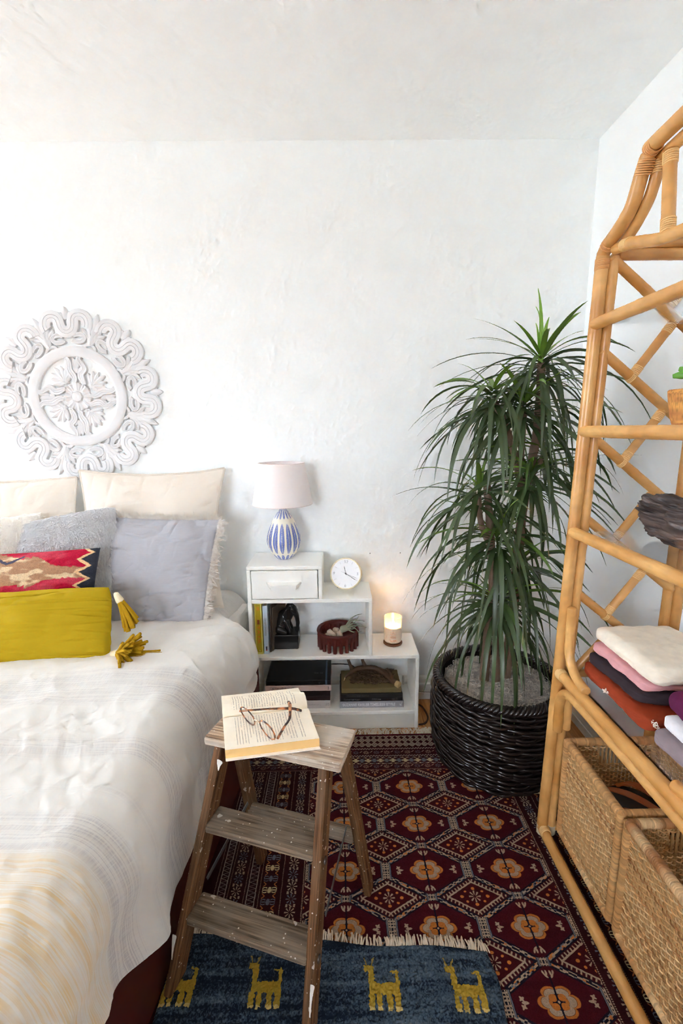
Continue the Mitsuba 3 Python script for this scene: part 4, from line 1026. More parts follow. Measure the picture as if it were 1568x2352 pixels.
cv = [(-.1285, zB - .0024 + .0008), (-.06, zB - .0018), (0, zB - .0018), (.06, zB - .0018), (.121, zB - .0018)]
add('cover', block([(d, zB + .0004, zB - .0012) for d, _ in cv]), 'satin', (236, 232, 226), smooth=False, parent=ob)

# ---- eyeglasses
eg = thing('eyeglasses', 'tortoiseshell eyeglasses with round lenses lying folded open on the open book', 'glasses')
def tort(v):
    k = np.clip((N3(v, 140, 4, 2) - .05) * 9 + .28, 0, 1)[:, None]
    return lin((44, 26, 24))[None] * (1 - k) + lin((186, 116, 66))[None] * k
H1, H2 = np.array([-.235, .974, .652]), np.array([-.136, .880, .650])
ef = (H2 - H1); ewid = np.linalg.norm(ef); ef /= ewid
en = np.array([-ef[1], ef[0], 0]); en /= np.linalg.norm(en)          # towards the temples
if en @ np.array([1, 1, 0]) < 0: en = -en
eu = np.array([0, 0, 1.0]) * .97 + en * -.24
def rim_pts(c, s):
    a = np.linspace(0, 2 * PI, 49)
    w = .0255 * (np.cos(a)) * (1 + .10 * np.sin(a)); h = .0225 * np.sin(a)
    return np.array([c + ef * (w_ * s) + eu * h_ for w_, h_ in zip(w, h)])
for c, s in ((H1 + ef * .032 + eu * .003, 1), (H2 - ef * .032 + eu * .003, -1)):
    q = rim_pts(c, s)
    add('rim', strands(q[None], .0014, 8, 1.3), 'gloss', tort, smooth=True, parent=eg)
    m = trimesh.Trimesh(np.concatenate([q[:-1], [c]]), np.array([(k, (k + 1) % 48, 48) for k in range(48)]), process=False)
    add('lens', m, 'lens', smooth=False, parent=eg)
bm = (H1 + H2) / 2 + eu * .007
add('bridge', tube([bm - ef * .0095 + eu * .0, bm + eu * .004, bm + ef * .0095], .0017, n=14, sides=8), 'gloss', (206, 186, 160), smooth=True, parent=eg)
for h, ends in ((H1, [(-.128, .986, .650), (-.112, .990, .646), (-.093, .995, .637)]), (H2, [(-.114, .935, .660), (-.116, .965, .664), (-.124, 1.004, .655)])):
    hh = h + ef * (.002 if h is H2 else -.002)
    add('temple', tube([hh, hh + (np.array(ends[0]) - hh) * .5 + [0, 0, .001]] + ends, [.0022, .0019, .0019, .0022, .0028, .0026], n=30, sides=8, flat=1.5), 'gloss', tort, smooth=True, parent=eg)

# ------------------------------------------------------------------ planter, moss, dracaena
PX, PY = .612, 1.618
pl = thing('planter', 'large black-brown woven wicker basket planter holding the tall plant', 'planter')
PBk = (26, 19, 18)
zz = np.array([0, .03, .08, .15, .22, .28, .33, .36]); rr_ = np.array([.196, .210, .224, .233, .235, .232, .226, .224])
Rz = lambda z: np.interp(z, zz, rr_)
m, _ = lathe([(0, .006), (.186, .006)] + [(Rz(z) - .012, z) for z in np.linspace(.01, .345, 14)] + [(.206, .345), (.200, .30), (0, .30)], 48); m.apply_translation((PX, PY, 0))
add('liner', m, 'matte', (20, 14, 12), parent=pl)
NST = 20
r = np.random.default_rng(8)
nrow = 15
for k in range(nrow):
    z0 = .014 + k * .0222
    for j in range(3):
        a = np.linspace(0, 2 * PI, 221) + r.uniform(0, 6)
        ph = k * 2.1 + j * 2 * PI / 3
        rad = Rz(z0) + .004 + .0085 * np.sin(a * NST / 2 + ph) + .0015 * np.sin(a * 3 + k)
        z = z0 + .0045 * np.sin(a * NST / 2 * 1.0 + ph + 1.3) + (j - 1) * .0062 + .004 * np.sin(a * 2 + k * 1.7)
        z = np.maximum(z, .0135)
        P = np.stack([PX + rad * np.cos(a), PY + rad * np.sin(a), z], 1)
        P[-1] = P[0]
        sh = r.uniform(.7, 1.5)
        add('withe', strands(P[None], .0062 + .0008 * np.sin(a * 5)[None] * .5, 7), 'gloss', tint(np.array(PBk) * sh ** .5, .25, 25, k), smooth=True, parent=pl)
for j in range(4):
    a = np.linspace(0, 2 * PI, 261); ph = j * PI / 2
    rad = .226 + .0125 * np.cos(a * 22 + ph); z = .352 + .0125 * np.sin(a * 22 + ph)
    P = np.stack([PX + rad * np.cos(a), PY + rad * np.sin(a), z], 1)
    add('rim_withe', strands(P[None], .0070, 7), 'gloss', tint(PBk, .3, 25, j), smooth=True, parent=pl)
# moss
r = np.random.default_rng(14)
mosz = lambda x, y: .318 + .022 * (meshkit.fbm(np.stack([x * 14, y * 14, x * 0], -1), 3, 2) - .3) + .018 * (1 - ((x - PX) ** 2 + (y - PY) ** 2) / .04)
n = 2600
q = np.sqrt(r.uniform(0, 1, n)) * .192; a = r.uniform(0, 2 * PI, n)
bx0, by0 = PX + q * np.cos(a), PY + q * np.sin(a)
K = 14; t = np.linspace(0, 1, K)
w1, w2, p1, p2 = (r.uniform(5, 13, (n, 1)) for _ in range(4))
d = r.normal(size=(n, 2)); L = r.uniform(.012, .030, (n, 1))
rad = r.uniform(.005, .013, (n, 1))
P = np.stack([bx0[:, None] + d[:, :1] * L * (t - .5) * .7 + rad * np.cos(w1 * t + p1), by0[:, None] + d[:, 1:] * L * (t - .5) * .7 + rad * np.sin(w1 * t + p1),
              mosz(bx0, by0)[:, None] + .009 * np.sin(w2 * t + p2) + r.uniform(-.002, .008, (n, 1))], -1)
dd = np.hypot(P[..., 0] - PX, P[..., 1] - PY); kk = np.minimum(1, .198 / np.maximum(dd, 1e-6))
P[..., 0] = PX + (P[..., 0] - PX) * kk; P[..., 1] = PY + (P[..., 1] - PY) * kk
mo = thing('moss', 'grey curly dried moss covering the soil in the wicker planter', 'moss')
add('strands', strands(P, .0013, 3, caps=False), 'matte', np.repeat(lin((196, 188, 178))[None] * r.uniform(.55, 1.2, (n, 1)), K * 3, 0), smooth=True, parent=mo, kind='stuff', label='curly grey strands')
m, _ = grid(lambda u, v: np.stack([PX + .198 * v * np.cos(u * 2 * PI), PY + .198 * v * np.sin(u * 2 * PI), mosz(PX + .198 * v * np.cos(u * 2 * PI), PY + .198 * v * np.sin(u * 2 * PI)) - .006 - .004 * v], -1), 60, 14)
add('moss_base', m, 'matte', tint((96, 88, 80), .3, 60, 2), smooth=True, parent=mo)

dp = thing('dracaena', 'tall dragon tree with drooping dark green strap leaves, growing in the wicker planter', 'plant')
TR = (112, 92, 76)
canes = [([(.556, 1.60, .31), (.560, 1.60, .50), (.572, 1.60, .70), (.560, 1.61, .88), (.535, 1.61, 1.10)], .018),
         ([(.655, 1.645, .31), (.665, 1.64, .60), (.672, 1.64, .85), (.690, 1.64, 1.10), (.712, 1.63, 1.30), (.706, 1.62, 1.52)], .019),
         ([(.640, 1.60, .31), (.655, 1.61, .55), (.668, 1.615, .80), (.672, 1.615, .99), (.630, 1.61, 1.20), (.540, 1.60, 1.40)], .015),
         ([(.600, 1.575, .31), (.590, 1.575, .45), (.578, 1.58, .63)], .013), ([(.690, 1.64, 1.10), (.740, 1.64, 1.19)], .012), ([(.668, 1.615, .99), (.680, 1.60, 1.11)], .012), ([(.650, 1.61, 1.15), (.650, 1.60, 1.36)], .012),
         ([(.560, 1.61, .88), (.512, 1.60, .99), (.505, 1.60, 1.06)], .012)]
for pts, w in canes:
    n = 70 if len(pts) > 3 else 24
    P = spline(pts, n); rad = w * (1 - .25 * np.linspace(0, 1, n)) * (1 + .05 * np.sin(np.arange(n) * 2.2))
    add('cane', strands(P[None], rad[None], 12), 'matte', tint(TR, .3, 40, 5, (1, 1, 4)), smooth=True, parent=dp)
# leaf crowns: position, number of leaves, length, how upright
heads = [((.706, 1.62, 1.515), 68, .40, .12), ((.537, 1.60, 1.405), 50, .37, .12), ((.648, 1.60, 1.365), 58, .40, .3), ((.505, 1.60, 1.07), 48, .37, .15), ((.684, 1.60, 1.125), 52, .37, .2),
         ((.742, 1.64, 1.20), 36, .34, .2), ((.572, 1.59, .90), 60, .43, .15), ((.578, 1.575, .665), 62, .43, .1), ((.668, 1.61, .80), 30, .38, .1)]
r = np.random.default_rng(77)
leafs = []
for (hp_, cnt, L0_, up) in heads:
    hp_ = np.array(hp_)
    for k in range(cnt):
        az = k * 2.399963 + r.uniform(-.3, .3)
        lay_ = (k + .5) / cnt                      # 0 = oldest, lowest leaves; 1 = youngest
        el0 = math.radians(-8 + lay_ ** 1.4 * (45 + 50 * up) + r.uniform(-14, 14))
        L = L0_ * r.uniform(.78, 1.12) * (1 - .55 * lay_ ** 4)
        dr_ = np.array([math.cos(az), math.sin(az) * .93, 0])
        K = 11; ds = L / (K - 1)
        el_ = el0; p = hp_ + np.array([0, 0, (lay_ - .6) * .085]) + dr_ * .012
        sag = r.uniform(1.3, 4.6) if hp_[2] > 1 else r.uniform(1.9, 4.6) * (1.2 - .5 * lay_)
        twist = r.uniform(-.10, .10)
        pts = [p.copy()]
        for i in range(K - 1):
            s_ = (i + 1) / (K - 1)
            el_ -= sag * ds * (1.55 * (math.cos(el_) * .9 + .12)) 
            el_ = max(el_, -1.50)
            ca, sa = math.cos(az + twist * s_), math.sin(az + twist * s_)
            p = p + ds * np.array([math.cos(el_) * ca, math.cos(el_) * sa, math.sin(el_)])
            p[1] = min(p[1], YW - .012)
            if p[0] > XW - .012: p[0] = XW - .012
            pts.append(p.copy())
        P = np.array(pts); t = np.linspace(0, 1, K)
        hw = (.0080 + .0024 * r.random()) * np.clip(np.minimum(.55 + t * 3, 1.0) * (1 - t ** 2.2) ** .8, .02, 1)
        Tn = np.gradient(P, axis=0); Tn /= np.linalg.norm(Tn, axis=1, keepdims=True)
        sd = np.cross(Tn, [0, 0, 1.0]); ln = np.linalg.norm(sd, axis=1, keepdims=True)
        side0 = np.array([-math.sin(az), math.cos(az), 0])
        sd = np.where(ln > .15, sd / np.maximum(ln, 1e-6), -side0); sd = np.where((sd @ side0)[:, None] < 0, -sd, sd)
        upn = np.cross(sd, Tn); upn = np.where(upn[:, 2:3] < 0, -upn, upn)
        roll = r.uniform(-1.2, 1.2) * t + r.uniform(-.2, .2)
        sd2 = sd * np.cos(roll)[:, None] + upn * np.sin(roll)[:, None]
        V = np.stack([P - sd2 * hw[:, None] + upn * hw[:, None] * .22, P, P + sd2 * hw[:, None] + upn * hw[:, None] * .22], 1).reshape(-1, 3)
        f = []
        for i in range(K - 1):
            for j in range(2):
                a_ = i * 3 + j; f += [(a_, a_ + 1, a_ + 4), (a_, a_ + 4, a_ + 3)]
        young = max(0, (lay_ - .75) * 4)
        base = lin((55, 70, 42)) * (1 - .75 * young) + lin((104, 142, 44)) * .75 * young
        base = base * r.uniform(.7, 1.25)
        col = np.tile(base, (K * 3, 1)) * (1 + .25 * (np.tile([0, 1, 0], K)[:, None]))
        if r.random() < .12: col[-3:] = lin((170, 140, 90))
        leafs.append((trimesh.Trimesh(V, np.array(f), process=False), col, P))
# the pale upright shoot at the very top
for (dx, dy, h, w, bend) in ((-.004, 0, .26, .0095, -.02), (.010, .004, .17, .011, .012), (-.018, .0, .15, .007, -.006), (.004, -.01, .20, .006, -.035)):
    K = 11; t = np.linspace(0, 1, K)
    P = np.stack([.703 + dx * t + bend * t ** 2.5, 1.62 + dy * t, 1.52 + h * t - .02 * t ** 4], 1)
    hw = w * np.clip((1 - t ** 2) ** .8, .03, 1)
    V = np.stack([P - np.array([1, .2, 0]) * hw[:, None], P + [0, .004, 0], P + np.array([1, .2, 0]) * hw[:, None]], 1).reshape(-1, 3)
    f = [q_ for i in range(K - 1) for j in range(2) for q_ in ((i * 3 + j, i * 3 + j + 1, i * 3 + j + 4), (i * 3 + j, i * 3 + j + 4, i * 3 + j + 3))]
    leafs.insert(0, (trimesh.Trimesh(V, np.array(f), process=False), np.tile(lin((126, 172, 62)), (K * 3, 1)), P))
scene['leaf'] = {'type': 'twosided', 'b': {'type': 'principled', 'base_color': VC, 'roughness': .38, 'specular': .5}}
order = [i for i in range(len(leafs))]
front = sorted(order, key=lambda i: leafs[i][2][:, 1].mean())
keep = set(front[:290]) | set(range(4))
for i in order:
    if i in keep: add('leaf', leafs[i][0], 'leaf', leafs[i][1], smooth=True, parent=dp)
rest = [i for i in order if i not in keep]
add('leaves', cat([leafs[i][0] for i in rest]), 'leaf', np.concatenate([leafs[i][1] for i in rest]), smooth=True, parent=dp, kind='stuff', label='leaves at the back of the crowns')

# ------------------------------------------------------------------ rattan shelf (etagere)
et = thing('rattan_shelf', 'tall honey-coloured rattan shelf with arched top, lattice sides and glass shelves, against the right wall', 'shelf')
HON = (205, 150, 78)
def rat_col(seed):
    c0, c1 = lin((184, 128, 64)), lin((208, 160, 96))
    def f(v):
        k = np.clip(.5 + 2.2 * N3(v, 9, seed, 3), 0, 1)[:, None]
        s = 1 + .35 * N3(v * [1, 1, 1], 60, seed + 3, 2)[:, None]
        return (c0 * (1 - k) + c1 * k) * s
    return f
_rs = [0]
def cane(name, pts, r, n=None, parent=None, nodes=True):
    _rs[0] += 1
    pts = np.asarray(pts, float); L = np.linalg.norm(np.diff(pts, axis=0), axis=1).sum()
    n = n or max(8, int(L / .012))
    P = spline(pts, n); rr = np.full(n, r) * (1 + .012 * np.sin(np.arange(n) * .7 + _rs[0]))
    if nodes and L > .2:
        for q in np.arange(.11 + .07 * ((_rs[0] * 37) % 10) / 10, L, .27):
            i = int(q / L * (n - 1)); rr[i] *= 1.05
    d0, d1 = P[0] - P[1], P[-1] - P[-2]
    d0 /= np.linalg.norm(d0); d1 /= np.linalg.norm(d1)
    P = np.concatenate([[P[0] + d0 * r * .28], [P[0] + d0 * r * .16], P, [P[-1] + d1 * r * .16], [P[-1] + d1 * r * .28]]); rr = np.concatenate([[rr[0] * .75], [rr[0] * .94], rr, [rr[-1] * .94], [rr[-1] * .75]])
    return add(name, strands(P[None], rr[None], 16), 'rattan', rat_col(_rs[0]), smooth=True, parent=parent or et)
scene['rattan'] = {'type': 'twosided', 'b': {'type': 'principled', 'base_color': VC, 'roughness': .30, 'specular': .5, 'clearcoat': .35, 'clearcoat_gloss': .85}}
def binding(c, ax, r, n=6, w=.0042, col=(222, 184, 124), parent=None):
    """Flat cane wound n times round a pole of radius r, centred at c along ax."""
    c, ax = np.asarray(c, float), np.asarray(ax, float); ax = ax / np.linalg.norm(ax)
    u = np.cross(ax, [0.3, .9, .2]); u /= np.linalg.norm(u); v = np.cross(ax, u)
    a = np.linspace(0, 2 * PI * n, 20 * n + 1)
    t = (a / (2 * PI) - n / 2) * w
    P = c + (r - .0006) * (np.cos(a)[:, None] * u + np.sin(a)[:, None] * v) + t[:, None] * ax
    return add('binding', strands(P[None], .0019, 5, 1.0), 'satin', tint(col, .15, 90, n), smooth=True, parent=parent or et)
Y0, Y1 = 1.258, .632                        # far and near ends at the floor
def post(z, y_end): s = 1 if y_end > .9 else -1; return np.array([.648 + .0163 * z, y_end - s * .0134 * z, z])
DX = .0288
XB = .985
for ye in (Y0, Y1):
    s = 1 if ye > .9 else -1
    P = lambda z: post(z, ye)
    off = np.array([DX, 0, 0])
    cane('post', [P(.03), P(1.725)], .0158)
    cane('post', [P(.03) + off, P(1.722) + off], .0128)
    bx_z = lambda z: np.array([XB, P(z)[1], z])
    cane('rear_post', [bx_z(.03), bx_z(1.74)], .0158); cane('rear_post', [bx_z(.03) - off, bx_z(1.74) - off], .0128)
    for q in (P(0), P(0) + off, np.array([XB, ye, 0]), np.array([XB, ye, 0]) - off):
        m, _ = lathe([(0, .0002), (.013, .0002), (.015, .003), (.0155, .034), (0, .034)], 20); m.apply_translation(q + [0, 0, .009 if q[0] < .92 else .0005])
        add('foot', m, 'satin', (206, 190, 160), parent=et, label='pale glide cap')
    # side: rails and zigzag lattice
    for z in (1.729, 1.757): cane('side_rail', [P(z) + off * 1.4, (XB - DX, P(z)[1], z)], .0138)
    cane('side_rail', [P(.035) + off, (XB - DX, P(.035)[1], .035)], .0125)
    cane('side_rail', [P(.575) + off, (XB - DX, P(.575)[1], .575)], .0125)
    zs = (1.722, 1.497, 1.273, 1.050, .826)
    for k, z in enumerate(zs):
        a, b = np.array([.697, P(z)[1], z]), np.array([.962, P(z)[1], z - .212]); cane('lattice_bar', [a, b], .0122)
    for k, z in enumerate(zs):
        # short bar rising from this bar to the one above
        lo = np.array([.779, P(z)[1], z - .067]); hi = np.array([.880, P(z)[1], z + .225 - .150])
        if k: 
            e = (hi - lo) / np.linalg.norm(hi - lo)
            cane('cross_bar', [lo + e * .010, hi - e * .010], .0112, nodes=False)
            binding(lo + e * .022, e, .0115, 6); binding(hi - e * .024, e, .0115, 6)
            d = np.array([.265, 0, -.212]); d /= np.linalg.norm(d)
            binding(lo + d * .002, d, .0125, 3); binding(hi + d * .002, d, .0125, 3)
        else:
            lo2 = np.array([.852, P(z)[1], z - .124]); hi2 = np.array([.945, P(z)[1], z - .012])
            cane('cross_bar', [lo2, hi2], .0112, nodes=False); e = (hi2 - lo2) / np.linalg.norm(hi2 - lo2); binding(lo2 + e * .026, e, .0115, 6)
    lo = np.array([.705, P(.6)[1], .585]); hi = np.array([.815, P(.7)[1], .724]); e = (hi - lo) / np.linalg.norm(hi - lo)
    cane('cross_bar', [lo, hi - e * .01], .0112, nodes=False); binding(hi - e * .024, e, .0115, 6)
    # pediment: two curved tubes from the post to the neck
    yn = lambda d: P(1.72)[1] - s * d
    X = P(1.72)[0]
    cane('arch_tube', [(X, yn(.0), 1.728), (X, yn(.022), 1.747), (X, yn(.058), 1.763), (X + .001, yn(.104), 1.797), (X + .001, yn(.126), 1.846), (X + .001, yn(.143), 1.876)], .0152, 30)
    cane('arch_tube', [(X + .028, yn(.020), 1.738), (X + .028, yn(.055), 1.752), (X + .028, yn(.092), 1.776), (X + .028, yn(.124), 1.812), (X + .028, yn(.142), 1.868)], .0125, 30)
    binding(P(1.705), (0, 0, 1), .0160, 6, col=(206, 150, 92)); binding((X, yn(.020), 1.744), (0, -s * 1, .5), .0158, 3, col=(206, 150, 92))
    binding((X + .001, yn(.136), 1.858), (0, -s * .45, 1), .0156, 7, col=(214, 160, 100)); binding((X + .001, yn(.158), 1.884), (0, -s, .12), .0156, 5, col=(206, 150, 92))
    binding((X + .028, yn(.140), 1.857), (0, -s * .15, 1), .0130, 6); binding((X + .014, yn(.075), 1.726), (0, -s, -.15), .0130, 6)
    # corner braces of the wide shelf
    jx = P(.6)[0] + .010
    yb = lambda d: P(.6)[1] - s * d
    cane('brace', [(jx, yb(.027), .792), (jx, yb(.029), .690), (jx, yb(.034), .655), (jx, yb(.052), .627), (jx - .003, yb(.082), .611), (jx - .006, yb(.140), .604)], .0128, 36)
    cane('brace', [(P(.5)[0] + DX, yb(.018), .405), (P(.5)[0] + DX, yb(.018), .560)], .0120)
    binding(np.array([P(.58)[0], yb(.022), .582]), (0, 1, 0), .0162, 6)
    binding(np.array([P(.03)[0], yb(.016), .036]), (0, 1, 0), .0152, 5)
YA = lambda z: (post(z, Y0)[1], post(z, Y1)[1])
for z in (1.563, 1.291, 1.013):
    a, b = YA(z); x_ = post(z, Y0)[0] - .004
    cane('shelf_rail', [(x_, a - .008, z), (x_, b + .008, z)], .0152)
    cane('shelf_rail', [(XB, a, z), (XB, b, z)], .0135)
    add('glass_shelf', box(x_ + .012, XB - .012, b + .018, a - .018, z - .003, z + .003, .0006), 'glass', smooth=False, parent=et, label='clear glass shelf')
a, b = YA(.58); x_ = post(.58, Y0)[0]
cane('shelf_rail', [(x_, a - .006, .582), (x_, b + .006, .582)], .0160)
cane('shelf_rail', [(XB, a, .582), (XB, b, .582)], .0140)
add('glass_shelf', box(x_ + .012, XB - .012, b + .018, a - .018, .592, .598, .0006), 'glass', smooth=False, parent=et, label='clear glass shelf')
cane('under_arch', [(x_ + .002, a - .018, .398), (x_ + .002, a - .016, .47), (x_ + .002, a - .022, .508), (x_ + .002, a - .046, .535), (x_ + .002, a - .085, .547), (x_ + .002, (a + b) / 2, .550), (x_ + .002, b + .085, .547), (x_ + .002, b + .046, .535), (x_ + .002, b + .022, .508), (x_ + .002, b + .016, .47), (x_ + .002, b + .018, .398)], .0138, 110)
a, b = YA(.03); cane('bottom_rail', [(.649, a - .004, .028), (.649, b + .004, .028)], .0150); cane('bottom_rail', [(XB, a, .035), (XB, b, .035)], .013)
a, b = YA(1.72); X = post(1.72, Y0)[0]
cane('top_rail', [(X + .001, a - .145, 1.888), (X + .001, (a + b) / 2, 1.893), (X + .001, b + .145, 1.888)], .0152, 24)
cane('top_rail', [(X + .029, a - .140, 1.872), (X + .029, (a + b) / 2, 1.877), (X + .029, b + .140, 1.872)], .0125, 24)
mid = (a + b) / 2
cane('sag_arch', [(X + .014, a - .030, 1.732), (X + .014, a - .090, 1.722), (X + .014, a - .20, 1.692), (X + .014, mid, 1.682), (X + .014, b + .20, 1.692), (X + .014, b + .09, 1.722), (X + .014, b + .03, 1.732)], .0130, 60)
for y_ in (a - .205, b + .205):
    cane('spindle', [(X + .020, y_, 1.700), (X + .022, y_ + (.022 if y_ > mid else -.022), 1.862)], .0130, nodes=False)
    binding((X + .020, y_ + (.002 if y_ > mid else -.002), 1.716), (0, .1, 1), .0134, 6); binding((X + .022, y_ + (.02 if y_ > mid else -.02), 1.850), (0, .1, 1), .0134, 6)

# ------------------------------------------------------------------ woven baskets
CB = [lin(c) for c in ((200, 156, 102), (184, 136, 84), (216, 182, 134), (158, 106, 64))]
def wrapped(name, a, b, rad, parent, pitch=.0046, tone=0, sq=.30):
    """A rail bound closely with cane, rounded square in section."""
    a, b = np.asarray(a, float), np.asarray(b, float); L = np.linalg.norm(b - a); ax = (b - a) / L
    n = int(L / pitch); K = n * 4 + 1
    t = np.linspace(0, 1, K); P = a + (b - a) * t[:, None]
    rr = rad * (.93 + .07 * np.abs(np.sin(PI * np.arange(K) / 4)) ** .6)
    sides = 12
    _, U, W = frames(P[None]); U, W = U[0], W[0]
    an = (np.arange(sides) + .5) / sides * 2 * PI
    k = 1 / (np.abs(np.cos(an)) ** 3 + np.abs(np.sin(an)) ** 3) ** (1 / 3)
    V = P[:, None] + (rr[:, None] * k[None])[..., None] * (np.cos(an)[None, :, None] * U[:, None] + np.sin(an)[None, :, None] * W[:, None])
    idx = np.arange(K * sides).reshape(K, sides); A, B = idx[:-1], idx[1:]; A2, B2 = np.roll(A, -1, 1), np.roll(B, -1, 1)
    f = np.concatenate([np.stack([A, A2, B2], -1).reshape(-1, 3), np.stack([A, B2, B], -1).reshape(-1, 3)])
    v = np.concatenate([V.reshape(-1, 3), [P[0], P[-1]]]); c0 = K * sides
    f = np.concatenate([f, np.stack([np.full(sides, c0), np.roll(idx[0], -1), idx[0]], -1), np.stack([np.full(sides, c0 + 1), idx[-1], np.roll(idx[-1], -1)], -1)])
    r = np.random.default_rng(int(L * 1e5) % 9999)
    per = r.uniform(.72, 1.18, n + 1); blend_ = np.clip(.5 + meshkit.fbm(np.stack([np.arange(n + 1) * .09, np.zeros(n + 1), np.full(n + 1, rad * 100 + tone)], -1), 3, 1) * 3 - 1.5, 0, 1)[:, None]
    c = (CB[tone] * (1 - blend_) + CB[(tone + 1) % 4] * blend_) * per[:, None]
    seg = np.minimum((np.arange(K) / 4).astype(int), n); dark = (.55 + .45 * np.abs(np.sin(PI * np.arange(K) / 4)) ** .5)[:, None]
    col = np.concatenate([np.repeat(c[seg], sides, 0), [c[0], c[-1]]])
    return add(name, trimesh.Trimesh(v, f, process=False), 'satin', col, smooth=True, parent=parent)
def weave_wall(parent, o, eu_, ev, en_, W, H, sep=True, seed=0, nst=19, pitch=.0072, tone=2, cut=None):
    """One woven side: o the lower corner, eu_ along (W), ev up (H), en_ outwards. Stakes run up, weavers run along."""
    r = np.random.default_rng(seed); o, eu_, ev, en_ = (np.asarray(q, float) for q in (o, eu_, ev, en_))
    gap = .0; m0 = .026
    us = np.linspace(m0, W - m0, nst)
    st = []
    for u in us:
        for du in (-.0018, .0018):
            P = np.array([o + eu_ * (u + du) + ev * h for h in (0, H)])
            st.append(P)
    sm = strands(np.array(st), .0017, 5)
    add('stakes', sm, 'satin', tint((186, 146, 96), .3, 40, seed), smooth=True, parent=parent, kind='stuff', label='upright pairs of cane stakes')
    rows = int(H / pitch); out = []
    n = nst * 6 + 1; uu = np.linspace(0, W, n)
    for k in range(rows):
        v = (k + .5) * pitch
        ph = PI * (k % 2)
        wv = .0026 * np.sin(PI * (uu - us[0]) / (us[1] - us[0]) + PI / 2 + ph); wv = np.where((uu < us[0] - .003) | (uu > us[-1] + .003), 0, wv)
        P = o + eu_ * uu[:, None] + ev * (v + .0004 * np.sin(uu * 90 + k))[:, None] + en_ * wv[:, None]
        if cut and cut[2] < v < cut[3]: segs = [P[uu < cut[0]], P[uu > cut[1]]]
        else: segs = [P]
        tn = CB[r.choice([0, 0, 1, 2, 2, 3], p=[.25, .2, .2, .15, .12, .08])] * r.uniform(.8, 1.15)
        for q in segs:
            if len(q) < 3: continue
            m = strands(q[None], .0021, 5, .75)
            c = tn[None] * (1 + .5 * N3(m.vertices, 22, seed + k, 3))[:, None]
            if sep: add('weaver', m, 'satin', c, smooth=True, parent=parent)
            else: out.append((m, c))
    if out: add('weave', cat([m for m, _ in out]), 'satin', np.concatenate([c for _, c in out]), smooth=True, parent=parent, kind='stuff', label='woven cane strands')
def basket(label, ya, yb_, x0, x1_, z0, z1_, tone, seed):
    b = thing('basket', label, 'basket')
    h = .0105
    A, B, C, D = (x0, ya), (x0, yb_), (x1_, yb_), (x1_, ya)
    for (p, q) in ((A, B), (D, C), (A, D), (B, C)):
        wrapped('rim', (*p, z1_ - h), (*q, z1_ - h), h * (1.12 if p == A and q == B else 1.0), b, tone=tone if p == A else 0)
        wrapped('base_rail', (*p, z0 + h), (*q, z0 + h), h * .9, b, tone=1)
    for p in (A, B, C, D): wrapped('corner', (*p, z0 + h * 1.2), (*p, z1_ - h * .6), h * 1.0, b, tone=0)
    H = z1_ - z0 - 2 * h
    weave_wall(b, (x0, ya, z0 + h), (0, -1, 0), (0, 0, 1), (-1, 0, 0), ya - yb_, H, True, seed)
    weave_wall(b, (x1_, ya, z0 + h), (0, -1, 0), (0, 0, 1), (1, 0, 0), ya - yb_, H, False, seed + 1)
    weave_wall(b, (x0, ya, z0 + h), (1, 0, 0), (0, 0, 1), (0, 1, 0), x1_ - x0, H, False, seed + 2, cut=(.10, .24, H - .075, H - .025))
    weave_wall(b, (x0, yb_, z0 + h), (1, 0, 0), (0, 0, 1), (0, -1, 0), x1_ - x0, H, False, seed + 3, cut=(.10, .24, H - .075, H - .025))
    add('base', box(x0, x1_, yb_, ya, z0 + .004, z0 + .010), 'matte', (150, 112, 72), parent=b)
basket('woven cane basket nearer the planter, holding orange leather straps, under the rattan shelf', 1.222, .958, .688, .955, .043, .376, 0, 3)
basket('woven cane basket with pale blond rim at the lower right corner, nearer the camera', .928, .662, .688, .955, .043, .379, 2, 13)
bag = thing('leather_bag', 'black bag with orange-brown leather straps inside the woven basket', 'bag')
m = trimesh.creation.icosphere(4); m.vertices = np.sign(m.vertices) * np.abs(m.vertices) ** .6 * [.105, .105, .095]; m.vertices += m.vertex_normals * N3(m.vertices, 14, 3)[:, None] * .03; m.apply_translation((.825, 1.09, .165))
add('body', m, 'satin', (30, 26, 26), smooth=True, parent=bag)
scl = tint((164, 84, 40), .25, 20, 2)
for pts in ([(.735, 1.155, .23), (.755, 1.13, .285), (.80, 1.08, .305), (.86, 1.03, .285), (.89, .99, .24)], [(.74, 1.05, .24), (.775, 1.06, .272), (.82, 1.04, .268), (.845, 1.005, .235), (.82, .985, .22)], [(.725, 1.10, .24), (.76, 1.04, .262), (.80, .99, .255), (.86, .985, .26)], [(.80, 1.19, .22), (.86, 1.15, .275), (.90, 1.07, .27), (.90, 1.0, .23)]):
    P = spline(pts, 40); d = np.gradient(P, axis=0); sd = np.cross(d, [0.25, .1, 1.0]); sd /= np.linalg.norm(sd, axis=1, keepdims=True); up = np.cross(sd, d); up /= np.linalg.norm(up, axis=1, keepdims=True)
    ring = [P + sd * .017 + up * .0015, P + sd * .017 - up * .0015, P - sd * .017 - up * .0015, P - sd * .017 + up * .0015]
    V = np.stack(ring, 1).reshape(-1, 3); f = []
    for i in range(39):
        for j in range(4): a_, b_ = i * 4 + j, i * 4 + (j + 1) % 4; f += [(a_, b_, b_ + 4), (a_, b_ + 4, a_ + 4)]
    f += [(0, 2, 1), (0, 3, 2), (156, 157, 158), (156, 158, 159)]
    add('strap', trimesh.Trimesh(V, np.array(f), process=False), 'satin', scl, smooth=40, parent=bag)

